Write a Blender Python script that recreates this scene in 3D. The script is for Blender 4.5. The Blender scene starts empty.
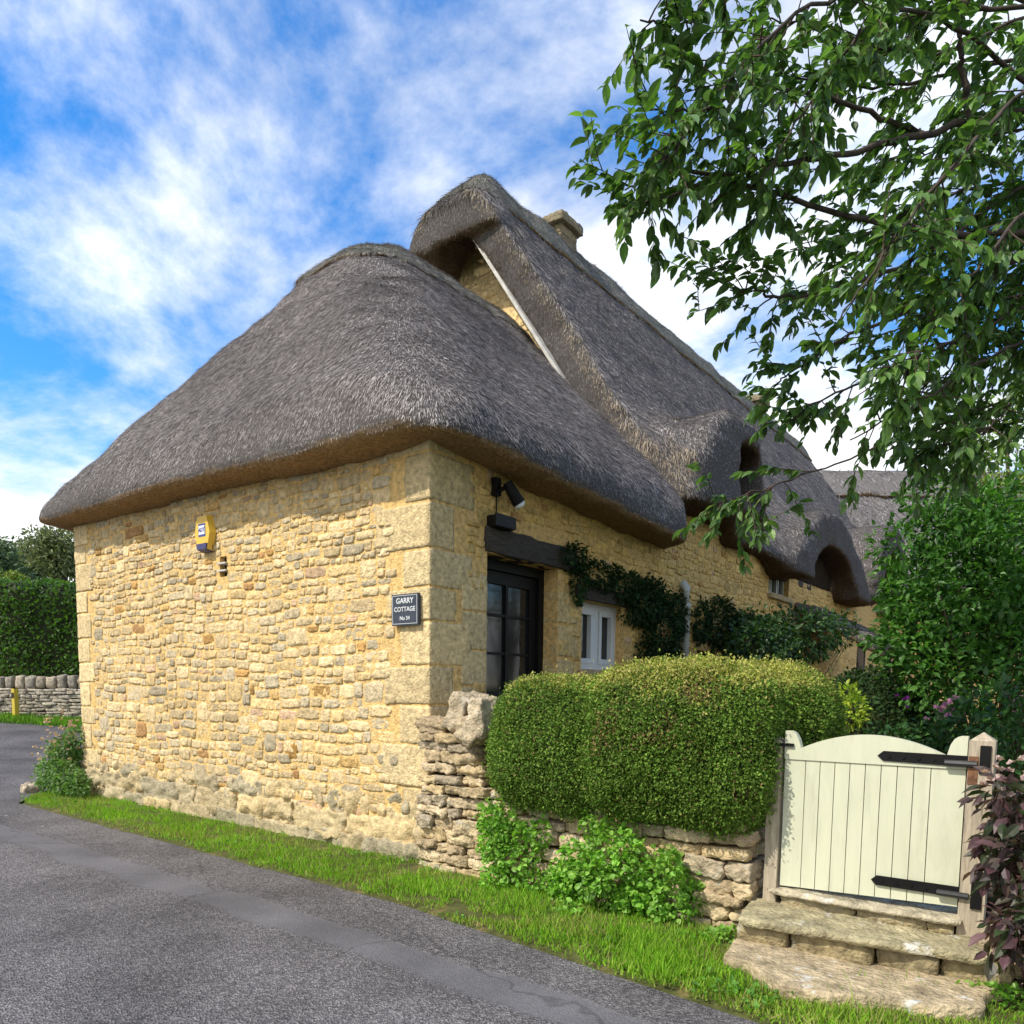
import bpy, math, random
import numpy as np
from mathutils import Matrix, Vector
rng = np.random.default_rng(7); random.seed(7)
SC = bpy.context.scene
COL = SC.collection
# ------------------------------------------------------------------ camera
CAM = np.array([4.502, -4.742, 1.6]); F = 750.263; PX, PY = 504.232, 754.997
R = np.array([[0.789, -0.063, 0.611], [0.614, 0.066, -0.786], [0.009, 0.996, 0.091]])
_u, _s, _v = np.linalg.svd(R); R = _u @ _v
def ray(px, py): return R @ np.array([(px-PX)/F, -(py-PY)/F, -1.0])
def at(px, py, axis, val):
    d = ray(px, py); return CAM + d*((val-CAM[axis])/d[axis])
def atd(px, py, depth): return CAM + ray(px, py)*depth
cd = bpy.data.cameras.new('camera'); cam = bpy.data.objects.new('camera', cd); COL.objects.link(cam)
mw = Matrix([list(R[i])+[CAM[i]] for i in range(3)]+[[0, 0, 0, 1]]); cam.matrix_world = mw
cd.sensor_width = 36; cd.lens = F/1024*36; cd.shift_x = (512-PX)/1024; cd.shift_y = (PY-512)/1024
cd.clip_end = 3000; cd.clip_start = .05
SC.camera = cam
# ------------------------------------------------------------------ numpy helpers
def vnoise(p, s=0):
    p = np.asarray(p, float); i = np.floor(p).astype(np.int64); f = p-i; f = f*f*(3-2*f)
    def h(a):
        n = (a[..., 0]*374761393 + a[..., 1]*668265263 + a[..., 2]*2147483647*3 + s*974711) & 0xffffffff
        n = ((n ^ (n >> 13))*1274126177) & 0xffffffff; n = ((n ^ (n >> 16))*2246822519) & 0xffffffff
        return ((n ^ (n >> 15)) & 0xffffff)/0xffffff
    r = 0
    for dx in (0, 1):
        for dy in (0, 1):
            for dz in (0, 1):
                w = (f[..., 0] if dx else 1-f[..., 0])*(f[..., 1] if dy else 1-f[..., 1])*(f[..., 2] if dz else 1-f[..., 2])
                r = r+w*h(i+np.array([dx, dy, dz]))
    return r*2-1
def fbm(p, s=0, o=3):
    r = 0; a = 1; q = np.asarray(p, float)
    for k in range(o): r = r+a*vnoise(q, s+k*17); a *= .5; q = q*2.03
    return r
def nrm(v): return v/np.maximum(np.linalg.norm(v, axis=-1, keepdims=True), 1e-9)
class MB:
    """collects raw geometry: vertices, colours and uniform-size faces"""
    def __init__(s): s.v = []; s.c = []; s.f = []; s.n = 0
    def add(s, v, f, c=(.5, .5, .5)):
        v = np.asarray(v, float).reshape(-1, 3); c = np.asarray(c, float)
        if c.ndim == 1: c = np.tile(c, (len(v), 1))
        s.v.append(v); s.c.append(c[:, :3])
        f = np.asarray(f, np.int64); s.f.append(f+s.n); s.n += len(v); return s
    def build(s, name, m, parent=None, smooth=False):
        V = np.concatenate(s.v); C = np.concatenate(s.c)
        me = bpy.data.meshes.new(name); me.vertices.add(len(V)); me.vertices.foreach_set('co', V.astype(np.float32).ravel())
        li = np.concatenate([f.ravel() for f in s.f]).astype(np.int32)
        lt = np.concatenate([np.full(len(f), f.shape[1]) for f in s.f]).astype(np.int32)
        ls = np.concatenate([[0], np.cumsum(lt)[:-1]]).astype(np.int32)
        me.loops.add(len(li)); me.loops.foreach_set('vertex_index', li)
        me.polygons.add(len(lt)); me.polygons.foreach_set('loop_start', ls); me.polygons.foreach_set('loop_total', lt)
        me.polygons.foreach_set('use_smooth', np.full(len(lt), bool(smooth)))
        a = me.color_attributes.new('Col', 'FLOAT_COLOR', 'POINT')
        a.data.foreach_set('color', np.concatenate([C, np.ones((len(C), 1))], 1).astype(np.float32).ravel())
        me.update(calc_edges=True); me.validate()
        me.materials.append(m)
        o = bpy.data.objects.new(name, me); COL.objects.link(o)
        if parent is not None: put(o, parent)
        return o
def put(o, p):
    """parent o to p keeping o's world place (things are not rotated)"""
    o.parent = p
    l = Vector((0, 0, 0)); q = p
    while q is not None: l += q.location; q = q.parent
    o.location = o.location-l
BOXF = np.array([[0, 3, 2, 1], [4, 5, 6, 7], [0, 1, 5, 4], [1, 2, 6, 5], [2, 3, 7, 6], [3, 0, 4, 7]])
def box(mb, a, b, c=(.5, .5, .5), j=0):
    x0, y0, z0 = a; x1, y1, z1 = b
    v = np.array([[x0, y0, z0], [x1, y0, z0], [x1, y1, z0], [x0, y1, z0], [x0, y0, z1], [x1, y0, z1], [x1, y1, z1], [x0, y1, z1]], float)
    if j: v += rng.normal(0, j, v.shape)
    return mb.add(v, BOXF, c)
def _cube(n):
    vs = {}; fs = []
    L = np.linspace(-1, 1, n+1)
    def vid(p):
        k = tuple(np.round(p, 5)); return vs.setdefault(k, len(vs))
    for ax in range(3):
        for sg in (-1, 1):
            for i in range(n):
                for k in range(n):
                    q = []
                    for (a, b) in ((i, k), (i+1, k), (i+1, k+1), (i, k+1)):
                        p = [0, 0, 0]; p[ax] = sg; p[(ax+1) % 3] = L[a]; p[(ax+2) % 3] = L[b]; q.append(vid(p))
                    fs.append(q if sg > 0 else q[::-1])
    return np.array(list(vs.keys())), np.array(fs)
CUBES = {n: _cube(n) for n in (2, 4, 6, 10, 14)}
def rock(mb, c, h, col, rnd=.5, noise=.06, n=6, rot=0, seed=None, flat=None, tilt=None):
    """a rounded, roughened stone block: centre c, half sizes h"""
    V, Fc = CUBES[n]; h = np.array(h, float); seed = int(rng.integers(1e6)) if seed is None else seed
    ball = nrm(V)*1.25; p = V*(1-rnd)+ball*rnd; p = np.sign(p)*np.minimum(np.abs(p), 1.0)
    p = p*h; m = h.min()
    p = p+(np.abs(fbm(p/max(m, .05)*.8+seed % 97, seed))*1.6-.6)[:, None]*nrm(V)*noise+np.stack([vnoise(p*9, seed+k) for k in range(3)], 1)*noise*.45
    if tilt is not None: p = p @ np.array(Matrix.Rotation(tilt, 3, 'Y')).T
    if rot: p = p @ np.array(Matrix.Rotation(rot, 3, 'Z')).T
    cc = np.array(col)*(1+.10*vnoise(p*14, seed+3))[:, None]
    return mb.add(p+np.array(c, float), Fc, cc)
def tube(mb, pts, rads, col, n=6, close=True):
    pts = np.asarray(pts, float); rads = np.broadcast_to(rads, len(pts))
    t = np.gradient(pts, axis=0); t = nrm(t)
    ref = np.array([0, 0, 1.]) if abs(t[0][2]) < .9 else np.array([1., 0, 0])
    x = nrm(np.cross(t, ref)); y = np.cross(t, x)
    a = np.arange(n)*2*math.pi/n
    v = pts[:, None]+rads[:, None, None]*(x[:, None]*np.cos(a)[None, :, None]+y[:, None]*np.sin(a)[None, :, None])
    k = len(pts); f = []
    for i in range(k-1):
        for q in range(n): f.append([i*n+q, i*n+(q+1) % n, (i+1)*n+(q+1) % n, (i+1)*n+q])
    v = v.reshape(-1, 3)
    if close:
        v = np.concatenate([v, pts[:1], pts[-1:]]); b = k*n
        for q in range(n): f.append([b, b, (q+1) % n, q][0:1]+[(q+1) % n, q, q]); 
        f = [x for x in f if len(set(x)) == 4]
        mb.add(v, np.array(f), col)
        tri = [[b, (q+1) % n, q] for q in range(n)]+[[b+1, (k-1)*n+q, (k-1)*n+(q+1) % n] for q in range(n)]
        mb.f.append(np.array(tri)+mb.n-len(v)); return mb
    return mb.add(v, np.array(f), col)
def prism(mb, poly, y0, y1, col, axis='y'):
    """closed polygon (x,z) extruded from y0 to y1"""
    n = len(poly); P = np.array(poly, float)
    if axis == 'y': A = np.stack([P[:, 0], np.full(n, y0), P[:, 1]], 1); B = np.stack([P[:, 0], np.full(n, y1), P[:, 1]], 1)
    else: A = np.stack([np.full(n, y0), P[:, 0], P[:, 1]], 1); B = np.stack([np.full(n, y1), P[:, 0], P[:, 1]], 1)
    side = [[i, (i+1) % n, n+(i+1) % n, n+i] for i in range(n)]
    st = mb.n; mb.add(np.concatenate([A, B]), np.array(side), col)
    mb.f.append(np.array([list(range(n))[::-1]])+st); mb.f.append(np.array([list(range(n, 2*n))])+st)
    return mb
# leaves
def _tri(fs): return np.array(fs)
_lv = np.array([[0, 0, 0], [0, .33, 0], [0, .67, -.03], [0, 1, -.13], [-.24, .3, .07], [-.21, .62, .05], [.24, .3, .07], [.21, .62, .05]])
LEAF = (_lv, _tri([[0, 1, 4], [1, 5, 4], [1, 2, 5], [2, 3, 5], [0, 6, 1], [1, 6, 7], [1, 7, 2], [2, 7, 3]]))
_cv = np.array([[0, 0, 0], [0, .28, .0], [0, .55, -.015], [0, .8, -.06], [0, 1, -.14]]+[[sg_*x, y, z] for sg_ in (-1, 1) for x, y, z in ((.15, .12, .04), (.235, .33, .07), (.215, .58, .06), (.11, .83, -.02))])
CLEAF = (_cv, _tri([[0, 1, 5], [1, 6, 5], [1, 2, 6], [2, 7, 6], [2, 3, 7], [3, 8, 7], [3, 4, 8], [0, 9, 1], [1, 9, 10], [1, 10, 2], [2, 10, 11], [2, 11, 3], [3, 11, 12], [3, 12, 4]]))
RLEAF = (_lv*np.array([1.7, 1, 1.2]), LEAF[1])
SLEAF = (np.array([[0, 0, 0], [-.3, .5, .08], [.3, .5, .08], [0, 1, -.05]]), _tri([[0, 3, 1], [0, 2, 3]]))
BLADE = (np.array([[-.5, 0, 0], [.5, 0, 0], [-.35, .55, .0], [.35, .55, 0], [0, 1, .0]]), _tri([[0, 1, 3], [0, 3, 2], [2, 3, 4]]))
STRAW = (np.array([[-.5, 0, 0], [.5, 0, 0], [.35, 1, 0], [-.35, 1, 0]]), np.array([[0, 1, 2, 3]]))
def scatter(mb, tmpl, pos, d, up, size, cols, width=1.0):
    tv, tf = tmpl; N = len(pos)
    y = nrm(d); z = nrm(up-(up*y).sum(1, keepdims=True)*y); x = np.cross(y, z)
    size = np.broadcast_to(size, N); width = np.broadcast_to(width, N)
    v = pos[:, None]+size[:, None, None]*(tv[None, :, 0:1]*x[:, None]*width[:, None, None]+tv[None, :, 1:2]*y[:, None]+tv[None, :, 2:3]*z[:, None])
    f = tf[None]+np.arange(N)[:, None, None]*len(tv)
    return mb.add(v.reshape(-1, 3), f.reshape(-1, tf.shape[1]), np.repeat(cols, len(tv), 0))
def rdir(n): return nrm(rng.normal(size=(n, 3)))
def palette(n, cs, jit=.12):
    cs = np.array(cs); i = rng.integers(len(cs), size=n); t = rng.random((n, 1)); j = rng.integers(len(cs), size=n)
    c = cs[i]*(1-t*.5)+cs[j]*t*.5
    return np.clip(c*(1+rng.normal(0, jit, (n, 1))), .003, 1)
# signed distances + surface nets
def smax(a, b, k):
    h = np.clip(.5+.5*(a-b)/k, 0, 1); return b*(1-h)+a*h+k*h*(1-h)
def smin(a, b, k): return -smax(-a, -b, k)
def nets(fn, lo, hi, h):
    ax = [np.arange(lo[i], hi[i]+h, h) for i in range(3)]
    X, Y, Z = np.meshgrid(*ax, indexing='ij'); D = fn(X, Y, Z).astype(np.float32)
    nx, ny, nz = D.shape; ins = D < 0
    S = np.zeros((nx-1, ny-1, nz-1), np.float32); cnt = np.zeros(S.shape, np.int32); P = np.zeros(S.shape+(3,), np.float32)
    corner = lambda a, o: a[o[0]:nx-1+o[0], o[1]:ny-1+o[1], o[2]:nz-1+o[2]]
    for ax_ in range(3):
        for o1 in (0, 1):
            for o2 in (0, 1):
                a = [0, 0, 0]; a[(ax_+1) % 3] = o1; a[(ax_+2) % 3] = o2; b = list(a); b[ax_] = 1
                da, db = corner(D, a), corner(D, b); m = (da < 0) != (db < 0)
                t = np.where(m, da/np.where(m, da-db, 1), 0)
                for q in range(3): P[..., q] += np.where(m, (t if q == ax_ else a[q]), 0)
                cnt += m
    act = cnt > 0; idx = -np.ones(S.shape, np.int64); idx[act] = np.arange(act.sum())
    ijk = np.argwhere(act); V = (ijk+P[act]/cnt[act][:, None])*h+np.array(lo)
    Fs = []
    for a in range(3):
        b, c = (a+1) % 3, (a+2) % 3
        sl0 = [slice(None)]*3; sl1 = [slice(None)]*3; sl0[a] = slice(0, -1); sl1[a] = slice(1, None)
        A, B = ins[tuple(sl0)], ins[tuple(sl1)]; ch = np.argwhere(A != B)
        ok = (ch[:, b] > 0) & (ch[:, c] > 0) & (ch[:, b] < D.shape[b]-1) & (ch[:, c] < D.shape[c]-1); ch = ch[ok]
        fl = A[tuple(ch.T)]
        q = []
        for (db, dc) in ((0, 0), (1, 0), (1, 1), (0, 1)):
            e = ch.copy(); e[:, b] -= 1-db; e[:, c] -= 1-dc; q.append(idx[tuple(e.T)])
        q = np.stack(q, 1); q[~fl] = q[~fl][:, ::-1]; Fs.append(q)
    return V, np.concatenate(Fs)
def vnormals(V, Fq):
    n = np.cross(V[Fq[:, 2]]-V[Fq[:, 0]], V[Fq[:, 3]]-V[Fq[:, 1]]); r = np.zeros_like(V)
    for k in range(4): np.add.at(r, Fq[:, k], n)
    return nrm(r), n
def sample(V, Fq, n, keep=None):
    vn, fn = vnormals(V, Fq); w = np.linalg.norm(fn, axis=1)/2
    if keep is not None: w = w*keep(V[Fq].mean(1), nrm(fn))
    i = rng.choice(len(Fq), n, p=w/w.sum()); a = rng.random((n, 1)); b = rng.random((n, 1)); q = V[Fq[i]]
    p = (q[:, 0]*(1-a)+q[:, 1]*a)*(1-b)+(q[:, 3]*(1-a)+q[:, 2]*a)*b
    nn = vn[Fq[i]].mean(1); return p, nrm(nn)
# ------------------------------------------------------------------ materials
def mat(name, col=None, rough=.85, ns=12, namp=.35, bs=80, bump=.25, dist=.01, spec=.25, trans=0, tint=None, stretch=None, detail=5, metal=0, sub=None):
    m = bpy.data.materials.new(name); m.use_nodes = True; nt = m.node_tree; N = nt.nodes; L = nt.links
    b = N['Principled BSDF']; out = N['Material Output']
    tc = N.new('ShaderNodeTexCoord'); mp = N.new('ShaderNodeMapping'); L.new(tc.outputs['Object'], mp.inputs[0])
    if stretch: mp.inputs['Scale'].default_value = stretch
    n1 = N.new('ShaderNodeTexNoise'); n1.inputs['Scale'].default_value = ns; n1.inputs['Detail'].default_value = detail
    n1.inputs['Roughness'].default_value = .65; L.new(mp.outputs[0], n1.inputs[0])
    mr = N.new('ShaderNodeMapRange'); mr.inputs['From Min'].default_value = .3; mr.inputs['From Max'].default_value = .7
    mr.inputs['To Min'].default_value = 1-namp; mr.inputs['To Max'].default_value = 1+namp; L.new(n1.outputs['Fac'], mr.inputs[0])
    mx = N.new('ShaderNodeVectorMath'); mx.operation = 'SCALE'
    if col is None:
        a = N.new('ShaderNodeAttribute'); a.attribute_name = 'Col'; L.new(a.outputs['Color'], mx.inputs[0])
    else: mx.inputs[0].default_value = col[:3]
    L.new(mr.outputs[0], mx.inputs['Scale'])
    res = mx.outputs[0]
    if tint:   # patches of a second colour (lichen, dirt) : (colour, scale, lo, hi)
        n3 = N.new('ShaderNodeTexNoise'); n3.inputs['Scale'].default_value = tint[1]; n3.inputs['Detail'].default_value = 8; n3.inputs['Roughness'].default_value = .7
        L.new(mp.outputs[0], n3.inputs[0])
        r3 = N.new('ShaderNodeMapRange'); r3.inputs['From Min'].default_value = tint[2]; r3.inputs['From Max'].default_value = tint[3]; L.new(n3.outputs['Fac'], r3.inputs[0])
        mi = N.new('ShaderNodeMix'); mi.data_type = 'RGBA'; L.new(r3.outputs[0], mi.inputs[0]); L.new(res, mi.inputs[6]); mi.inputs[7].default_value = (*tint[0], 1); res = mi.outputs[2]
    L.new(res, b.inputs['Base Color']); b.inputs['Roughness'].default_value = rough; b.inputs['Specular IOR Level'].default_value = spec; b.inputs['Metallic'].default_value = metal
    if bump:
        n2 = N.new('ShaderNodeTexNoise'); n2.inputs['Scale'].default_value = bs; n2.inputs['Detail'].default_value = 4; L.new(mp.outputs[0], n2.inputs[0])
        bp = N.new('ShaderNodeBump'); bp.inputs['Strength'].default_value = bump; bp.inputs['Distance'].default_value = dist
        L.new(n2.outputs['Fac'], bp.inputs['Height']); L.new(bp.outputs[0], b.inputs['Normal'])
    if trans:
        t = N.new('ShaderNodeBsdfTranslucent'); sc = N.new('ShaderNodeVectorMath'); sc.operation = 'MULTIPLY'; L.new(res, sc.inputs[0]); sc.inputs[1].default_value = (1.5, 1.7, .7)
        L.new(sc.outputs[0], t.inputs[0]); ms = N.new('ShaderNodeMixShader'); ms.inputs[0].default_value = trans
        L.new(b.outputs[0], ms.inputs[1]); L.new(t.outputs[0], ms.inputs[2]); L.new(ms.outputs[0], out.inputs[0])
    return m
M_STONE = mat('limestone', rough=.9, ns=20, namp=.40, bs=45, bump=.8, dist=.02, tint=((.40, .35, .24), 5, .58, .80))
M_MORTAR = mat('sandy_mortar', rough=.95, ns=9, namp=.22, bs=70, bump=.5, dist=.012)
M_DRY = mat('dry_stone', rough=.95, ns=18, namp=.48, bs=40, bump=.9, dist=.025, tint=((.46, .44, .37), 7, .57, .68), detail=8)
M_SLAB = mat('worn_slab', rough=.9, ns=9, namp=.55, bs=38, bump=.9, dist=.03, tint=((.58, .56, .49), 5, .58, .64), detail=9)
M_THATCH = mat('thatch', rough=.95, ns=30, namp=.35, bs=120, bump=.7, dist=.02, spec=.1)
M_STRAW = mat('thatch_straw', rough=.9, ns=26, namp=.42, bump=0, spec=.12)
M_LEAF = mat('leaf', rough=.45, ns=3, namp=.2, bump=0, spec=.4, trans=.36)
M_LEAF2 = mat('dull_leaf', rough=.65, ns=3, namp=.22, bump=0, spec=.2, trans=.2)
M_GRASS = mat('grass', rough=.6, ns=2.2, namp=.25, bump=0, spec=.2, trans=.3)
M_BARK = mat('bark', rough=.9, ns=20, namp=.35, bs=60, bump=.5)
M_BLACK = mat('black_paint', (.007, .007, .007), rough=.5, ns=10, namp=.3, bs=60, bump=.1, spec=.2)
M_DARKWOOD = mat('weathered_oak', (.055, .048, .04), rough=.85, ns=9, namp=.5, bs=25, bump=.5, stretch=(8, 1, 8))
M_POST = mat('silvered_oak', (.40, .34, .25), rough=.85, ns=6, namp=.32, bs=18, bump=.4, stretch=(9, 9, 1), tint=((.20, .17, .13), 3, .56, .72))
M_CREAM = mat('cream_gate_paint', (.56, .57, .42), rough=.5, ns=3, namp=.05, bs=40, bump=.06, stretch=(6, 6, 1), tint=((.42, .42, .30), 2.6, .52, .85))
M_WHITE = mat('white_paint', (.66, .68, .68), rough=.5, ns=5, namp=.08, bump=.05)
M_COL = mat('painted', rough=.45, ns=5, namp=.06, bump=.04, spec=.4)
M_GLASS = mat('window_glass', (.015, .017, .018), rough=.06, ns=1, namp=.3, bs=3, bump=.03, spec=.6)
M_SLATE = mat('slate', (.045, .055, .075), rough=.6, ns=14, namp=.2, bs=40, bump=.1)
M_LAMP = mat('frosted_bulb', (.8, .85, .9), rough=.3, ns=2, namp=.02, bump=0)
M_LEAD = mat('grey_pipe', (.52, .54, .49), rough=.6, ns=6, namp=.2, bump=.1)
M_SOIL = mat('soil', (.07, .05, .033), rough=1, ns=8, namp=.5, bs=30, bump=.6)
# ------------------------------------------------------------------ tagging
def tag(o, label=None, cat=None, group=None, kind=None):
    for k, v in (('label', label), ('category', cat), ('group', group), ('kind', kind)):
        if v: o[k] = v
    return o
def thing(name, loc, label, cat, group=None):
    o = bpy.data.objects.new(name, None); o.empty_display_size = .2; COL.objects.link(o); o.location = loc
    return tag(o, label, cat, group)
def gz(x, y): return .068*np.maximum(0, -np.asarray(x, float)-8.0)
SKYR, SKYL = 0, (.4, 9.38, 2)
# ------------------------------------------------------------------ world and sun
SUN = np.array([-.27, -.60, .75]); SUN /= np.linalg.norm(SUN)
elev = math.asin(SUN[2]); az = math.atan2(SUN[0], SUN[1])
w = bpy.data.worlds.new('World'); SC.world = w; w.use_nodes = True
nt = w.node_tree; N = nt.nodes; L = nt.links; bg = N['Background']
sky = N.new('ShaderNodeTexSky'); sky.sky_type = 'NISHITA'; sky.sun_disc = False; sky.sun_elevation = elev; sky.sun_rotation = az
sky.dust_density = .4; sky.ozone_density = 2.5; sky.air_density = 1.0
tc = N.new('ShaderNodeTexCoord')
sep = N.new('ShaderNodeSeparateXYZ'); L.new(tc.outputs['Generated'], sep.inputs[0])
zz = N.new('ShaderNodeMath'); zz.operation = 'ADD'; L.new(sep.outputs[2], zz.inputs[0]); zz.inputs[1].default_value = .25
zm = N.new('ShaderNodeMath'); zm.operation = 'MAXIMUM'; L.new(zz.outputs[0], zm.inputs[0]); zm.inputs[1].default_value = .12
dv = N.new('ShaderNodeVectorMath'); dv.operation = 'DIVIDE'; cmb = N.new('ShaderNodeCombineXYZ')
for i in range(3): L.new(zm.outputs[0], cmb.inputs[i])
L.new(tc.outputs['Generated'], dv.inputs[0]); L.new(cmb.outputs[0], dv.inputs[1])
mp = N.new('ShaderNodeMapping'); L.new(dv.outputs[0], mp.inputs[0]); mp.inputs['Rotation'].default_value = (0, 0, math.radians(SKYR)); mp.inputs['Scale'].default_value = (1.0, 1.3, 1.0); mp.inputs['Location'].default_value = SKYL
n1 = N.new('ShaderNodeTexNoise'); n1.inputs['Scale'].default_value = 1.25; n1.inputs['Detail'].default_value = 9; n1.inputs['Roughness'].default_value = .62; n1.inputs['Distortion'].default_value = .18
L.new(mp.outputs[0], n1.inputs[0])
el = N.new('ShaderNodeMapRange'); L.new(sep.outputs[2], el.inputs[0]); el.inputs['From Min'].default_value = .1; el.inputs['From Max'].default_value = .75; el.inputs['To Min'].default_value = .16; el.inputs['To Max'].default_value = -.06
ad = N.new('ShaderNodeMath'); ad.operation = 'ADD'; L.new(n1.outputs['Fac'], ad.inputs[0])
sth = N.new('ShaderNodeMapRange'); L.new(sep.outputs[1], sth.inputs[0]); sth.inputs['From Min'].default_value = -.05; sth.inputs['From Max'].default_value = -.5; sth.inputs['To Max'].default_value = .16   # extra cloud added out of view, whitening and lifting the ambient light
ad2 = N.new('ShaderNodeMath'); ad2.operation = 'ADD'; L.new(el.outputs[0], ad2.inputs[0]); L.new(sth.outputs[0], ad2.inputs[1]); L.new(ad2.outputs[0], ad.inputs[1])
cr = N.new('ShaderNodeMapRange'); cr.interpolation_type = 'SMOOTHSTEP'; L.new(ad.outputs[0], cr.inputs[0]); cr.inputs['From Min'].default_value = .44; cr.inputs['From Max'].default_value = .70
n2 = N.new('ShaderNodeTexNoise'); n2.inputs['Scale'].default_value = 2.4; n2.inputs['Detail'].default_value = 6; L.new(mp.outputs[0], n2.inputs[0])
cc = N.new('ShaderNodeMapRange'); L.new(n2.outputs['Fac'], cc.inputs[0]); cc.inputs['From Min'].default_value = .3; cc.inputs['From Max'].default_value = .7; cc.inputs['To Min'].default_value = 6.6; cc.inputs['To Max'].default_value = 9.8
cv = N.new('ShaderNodeVectorMath'); cv.operation = 'SCALE'; cv.inputs[0].default_value = (.97, .985, 1.0); L.new(cc.outputs[0], cv.inputs['Scale'])
hs = N.new('ShaderNodeHueSaturation'); hs.inputs['Hue'].default_value = .503; hs.inputs['Saturation'].default_value = 1.42; hs.inputs['Value'].default_value = 1.6; L.new(sky.outputs[0], hs.inputs['Color'])
mi = N.new('ShaderNodeMix'); mi.data_type = 'RGBA'; L.new(cr.outputs[0], mi.inputs[0]); L.new(hs.outputs[0], mi.inputs[6]); L.new(cv.outputs[0], mi.inputs[7])
L.new(mi.outputs[2], bg.inputs[0]); bg.inputs[1].default_value = .1
sd = bpy.data.lights.new('sun', 'SUN'); sd.energy = 3.0; sd.angle = math.radians(.6); sd.color = (1, .93, .82)
so = bpy.data.objects.new('sun', sd); COL.objects.link(so); so.rotation_euler = Vector(SUN).to_track_quat('Z', 'Y').to_euler(); so.location = (0, 0, 30)
SC.view_settings.view_transform = 'Standard'; SC.view_settings.look = 'None'; SC.view_settings.exposure = 0.72; SC.view_settings.gamma = 1
# ------------------------------------------------------------------ ground
def sheet(name, fn, xs, ys, m, col=(.5, .5, .5), kind='structure'):
    X, Y = np.meshgrid(xs, ys, indexing='ij'); Z = fn(X, Y); V = np.stack([X, Y, Z], -1).reshape(-1, 3)
    nx, ny = X.shape; i = (np.arange(nx-1)[:, None]*ny+np.arange(ny-1)).ravel()
    o = MB().add(V, np.stack([i, i+ny, i+ny+1, i+1], 1), col).build(name, m, smooth=True); return tag(o, kind=kind)
gx = np.concatenate([[-900, -300, -120, -60, -40], np.arange(-30, 30.1, 2), [45, 80, 200, 900]])
gy = np.concatenate([[-900, -200, -60], np.arange(-30, 60.1, 3), [80, 150, 400, 900]])
M_EARTH = mat('rough_pasture', (.06, .10, .025), rough=1, ns=1.5, namp=.5, bs=10, bump=.5, dist=.05)
sheet('ground', lambda x, y: gz(np.maximum(x, -60), y)-.03, gx, gy, M_EARTH)
# road
mr_ = bpy.data.materials.new('asphalt'); mr_.use_nodes = True; nt = mr_.node_tree; N = nt.nodes; L = nt.links; b = N['Principled BSDF']
tc = N.new('ShaderNodeTexCoord'); vo = N.new('ShaderNodeTexVoronoi'); vo.inputs['Scale'].default_value = 92; L.new(tc.outputs['Object'], vo.inputs[0])
no = N.new('ShaderNodeTexNoise'); no.inputs['Scale'].default_value = 1.1; no.inputs['Detail'].default_value = 7; L.new(tc.outputs['Object'], no.inputs[0])
nf = N.new('ShaderNodeTexNoise'); nf.inputs['Scale'].default_value = 130; nf.inputs['Detail'].default_value = 3; L.new(tc.outputs['Object'], nf.inputs[0])
r1 = N.new('ShaderNodeValToRGB'); r1.color_ramp.elements[0].color = (.055, .052, .052, 1); r1.color_ramp.elements[1].color = (.235, .218, .21, 1)
e = r1.color_ramp.elements.new(.55); e.color = (.118, .110, .110, 1)
sx = N.new('ShaderNodeSeparateColor'); L.new(vo.outputs['Color'], sx.inputs[0]); L.new(sx.outputs[0], r1.inputs[0])
# a smoother, paler tar band along the edge of the lane
sp = N.new('ShaderNodeSeparateXYZ'); L.new(tc.outputs['Object'], sp.inputs[0])
nw = N.new('ShaderNodeTexNoise'); nw.inputs['Scale'].default_value = .9; nw.inputs['Detail'].default_value = 4; L.new(tc.outputs['Object'], nw.inputs[0])
def mth(op, a, bb=None):
    n = N.new('ShaderNodeMath'); n.operation = op
    for i, q in enumerate((a, bb)):
        if q is None: continue
        if isinstance(q, (int, float)): n.inputs[i].default_value = q
        else: L.new(q, n.inputs[i])
    return n.outputs[0]
dist = mth('ABSOLUTE', mth('ADD', mth('ADD', sp.outputs[1], mth('MULTIPLY', sp.outputs[0], -.012)), mth('ADD', 1.73, mth('MULTIPLY', mth('SUBTRACT', nw.outputs['Fac'], .5), .42))))
band = N.new('ShaderNodeMapRange'); band.interpolation_type = 'SMOOTHSTEP'; L.new(dist, band.inputs[0]); band.inputs['From Min'].default_value = .19; band.inputs['From Max'].default_value = .13; band.inputs['To Max'].default_value = .8
mxa = N.new('ShaderNodeMix'); mxa.data_type = 'RGBA'; L.new(band.outputs[0], mxa.inputs[0]); L.new(r1.outputs[0], mxa.inputs[6]); mxa.inputs[7].default_value = (.118, .114, .118, 1)
ml = N.new('ShaderNodeMapRange'); L.new(no.outputs['Fac'], ml.inputs[0]); ml.inputs['From Min'].default_value = .3; ml.inputs['From Max'].default_value = .7; ml.inputs['To Min'].default_value = .66; ml.inputs['To Max'].default_value = 1.34
sca = N.new('ShaderNodeVectorMath'); sca.operation = 'SCALE'; L.new(mxa.outputs[2], sca.inputs[0]); L.new(ml.outputs[0], sca.inputs['Scale'])
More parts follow.
